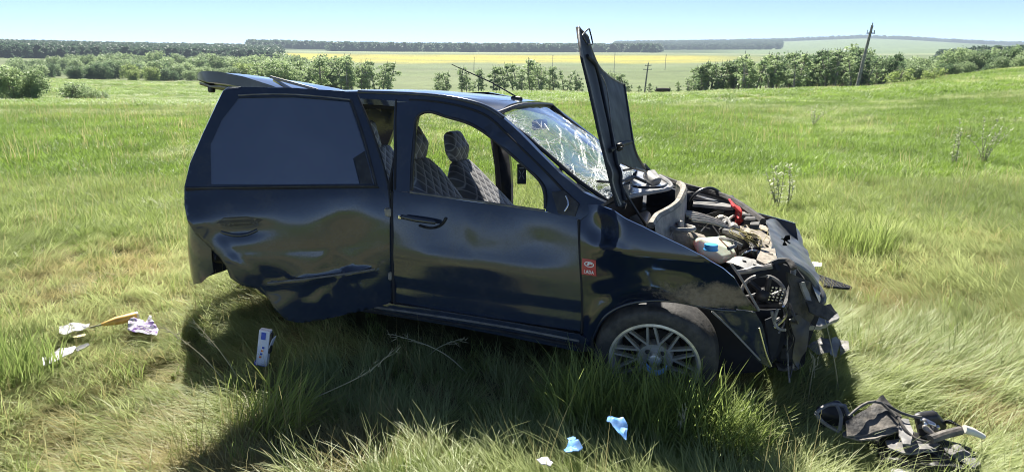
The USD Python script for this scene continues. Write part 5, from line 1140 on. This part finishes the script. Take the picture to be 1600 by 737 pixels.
obj('lamp_bowl', rough(hull([(W(1436, 652, .20), .025), (W(1460, 650, .20), .025), (W(1464, 662, .16), .03), (W(1444, 672, .14), .03)]), .015, 14), BLACK, t)
obj('underside', rough(hull([(W(1384, 698, .06), .04), (W(1440, 706, .06), .05), (W(1500, 708, .05), .04), (W(1526, 716, .04), .03), (W(1400, 680, .10), .04), (W(1330, 668, .08), .03)]), .03, 9), BLACK, t)
for i in range(9):
    q = W(1438 + 3.6 * i + rng.normal(0, 3), 655 + 2.6 * i + rng.normal(0, 3), .20 - .006 * i); obj('fitting', rough(hull([(q, .013), (q + rng.normal(0, .018, 3), .010)], 10), .006, 30), [SILVER, GREY, STEEL][i % 3], t)
obj('pipe', tube([W(1454, 686, .17), W(1476, 678, .18), W(1500, 672, .18)], .018, 10), DUSTY, t)
obj('pipe_end', rough(tube(spl([W(1506, 670, .17), W(1520, 674, .16), W(1538, 682, .14)], 8), np.linspace(.018, .011, 8), 10), .004, 20), pm('pale_plastic', (.62, .60, .54), .5), t)
for i in range(5): obj('loose_wire', tube(spl([W(1470 + 4 * i, 660, .16), W(1482 + 4 * i, 656 + 2 * i, .19), W(1492 + 3 * i, 664 + i, .15)], 8), .004, 5), BLACK, t)
for P in ([(1378, 629, .25), (1400, 650, .22)], [(1326, 650, .23), (1378, 629, .25), (1412, 646, .22), (1440, 652, .21)], [(1404, 652, .21), (1430, 684, .17), (1450, 690, .16)]): obj('rib', tube(spl([W(*q) for q in P], 10) if len(P) > 2 else [W(*q) for q in P], .006, 6), DUSTY, t)
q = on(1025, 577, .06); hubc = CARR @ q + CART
bs = thing('blue_scrap', 'blue patch added for sky reflected in the lower hub of the front wheel', 'litter', hubc, math.degrees(-.3831))  # no litter here: blue piece added for the sky mirrored in the hub
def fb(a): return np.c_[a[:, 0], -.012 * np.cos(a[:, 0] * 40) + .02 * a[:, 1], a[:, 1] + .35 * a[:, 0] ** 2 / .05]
obj('film', sheet([(-.052, .010), (-.02, .002), (.02, .002), (.052, .012), (.045, -.018), (.0, -.026), (-.044, -.02)], fb, .008, .002, (0, 1, 0)), BLUE, bs)  # blue sheet painted as the sky reflection on the hub flange
t, o2 = ground_thing('white_rag', 'pale crumpled rag under the torn lamp carrier', 'litter', 1412, 731, .06)
wsheet('cloth', [(1392, 732), (1402, 724), (1418, 723), (1430, 730), (1426, 742), (1400, 742)], .09, PAPER, t, .02, o=o2, seed=41)
obj('loose_panel_edge', tube(spl([W(1376, 706, .07), W(1420, 712, .06), (W(1470, 716, .06))], 8), .003, 5), GREY, str('/World/torn_carrier'))

# ================================================================== air
ZLO, ZHI = float(GZ.min()) - 1.0, float(GZ.max()) + 30.0
print('land', ZLO, ZHI)
hz = trimesh.creation.box((14200, 14200, ZHI - ZLO)); hz.apply_translation((0, 0, (ZHI + ZLO) / 2))
obj('haze', hz, mat('haze_air', {'v': ('principled_volume', dict(color=(.72, .86, 1.0), density=.00014, anisotropy=.0))}, surface=None, volume='v.volume'), smooth=False, kind='stuff')
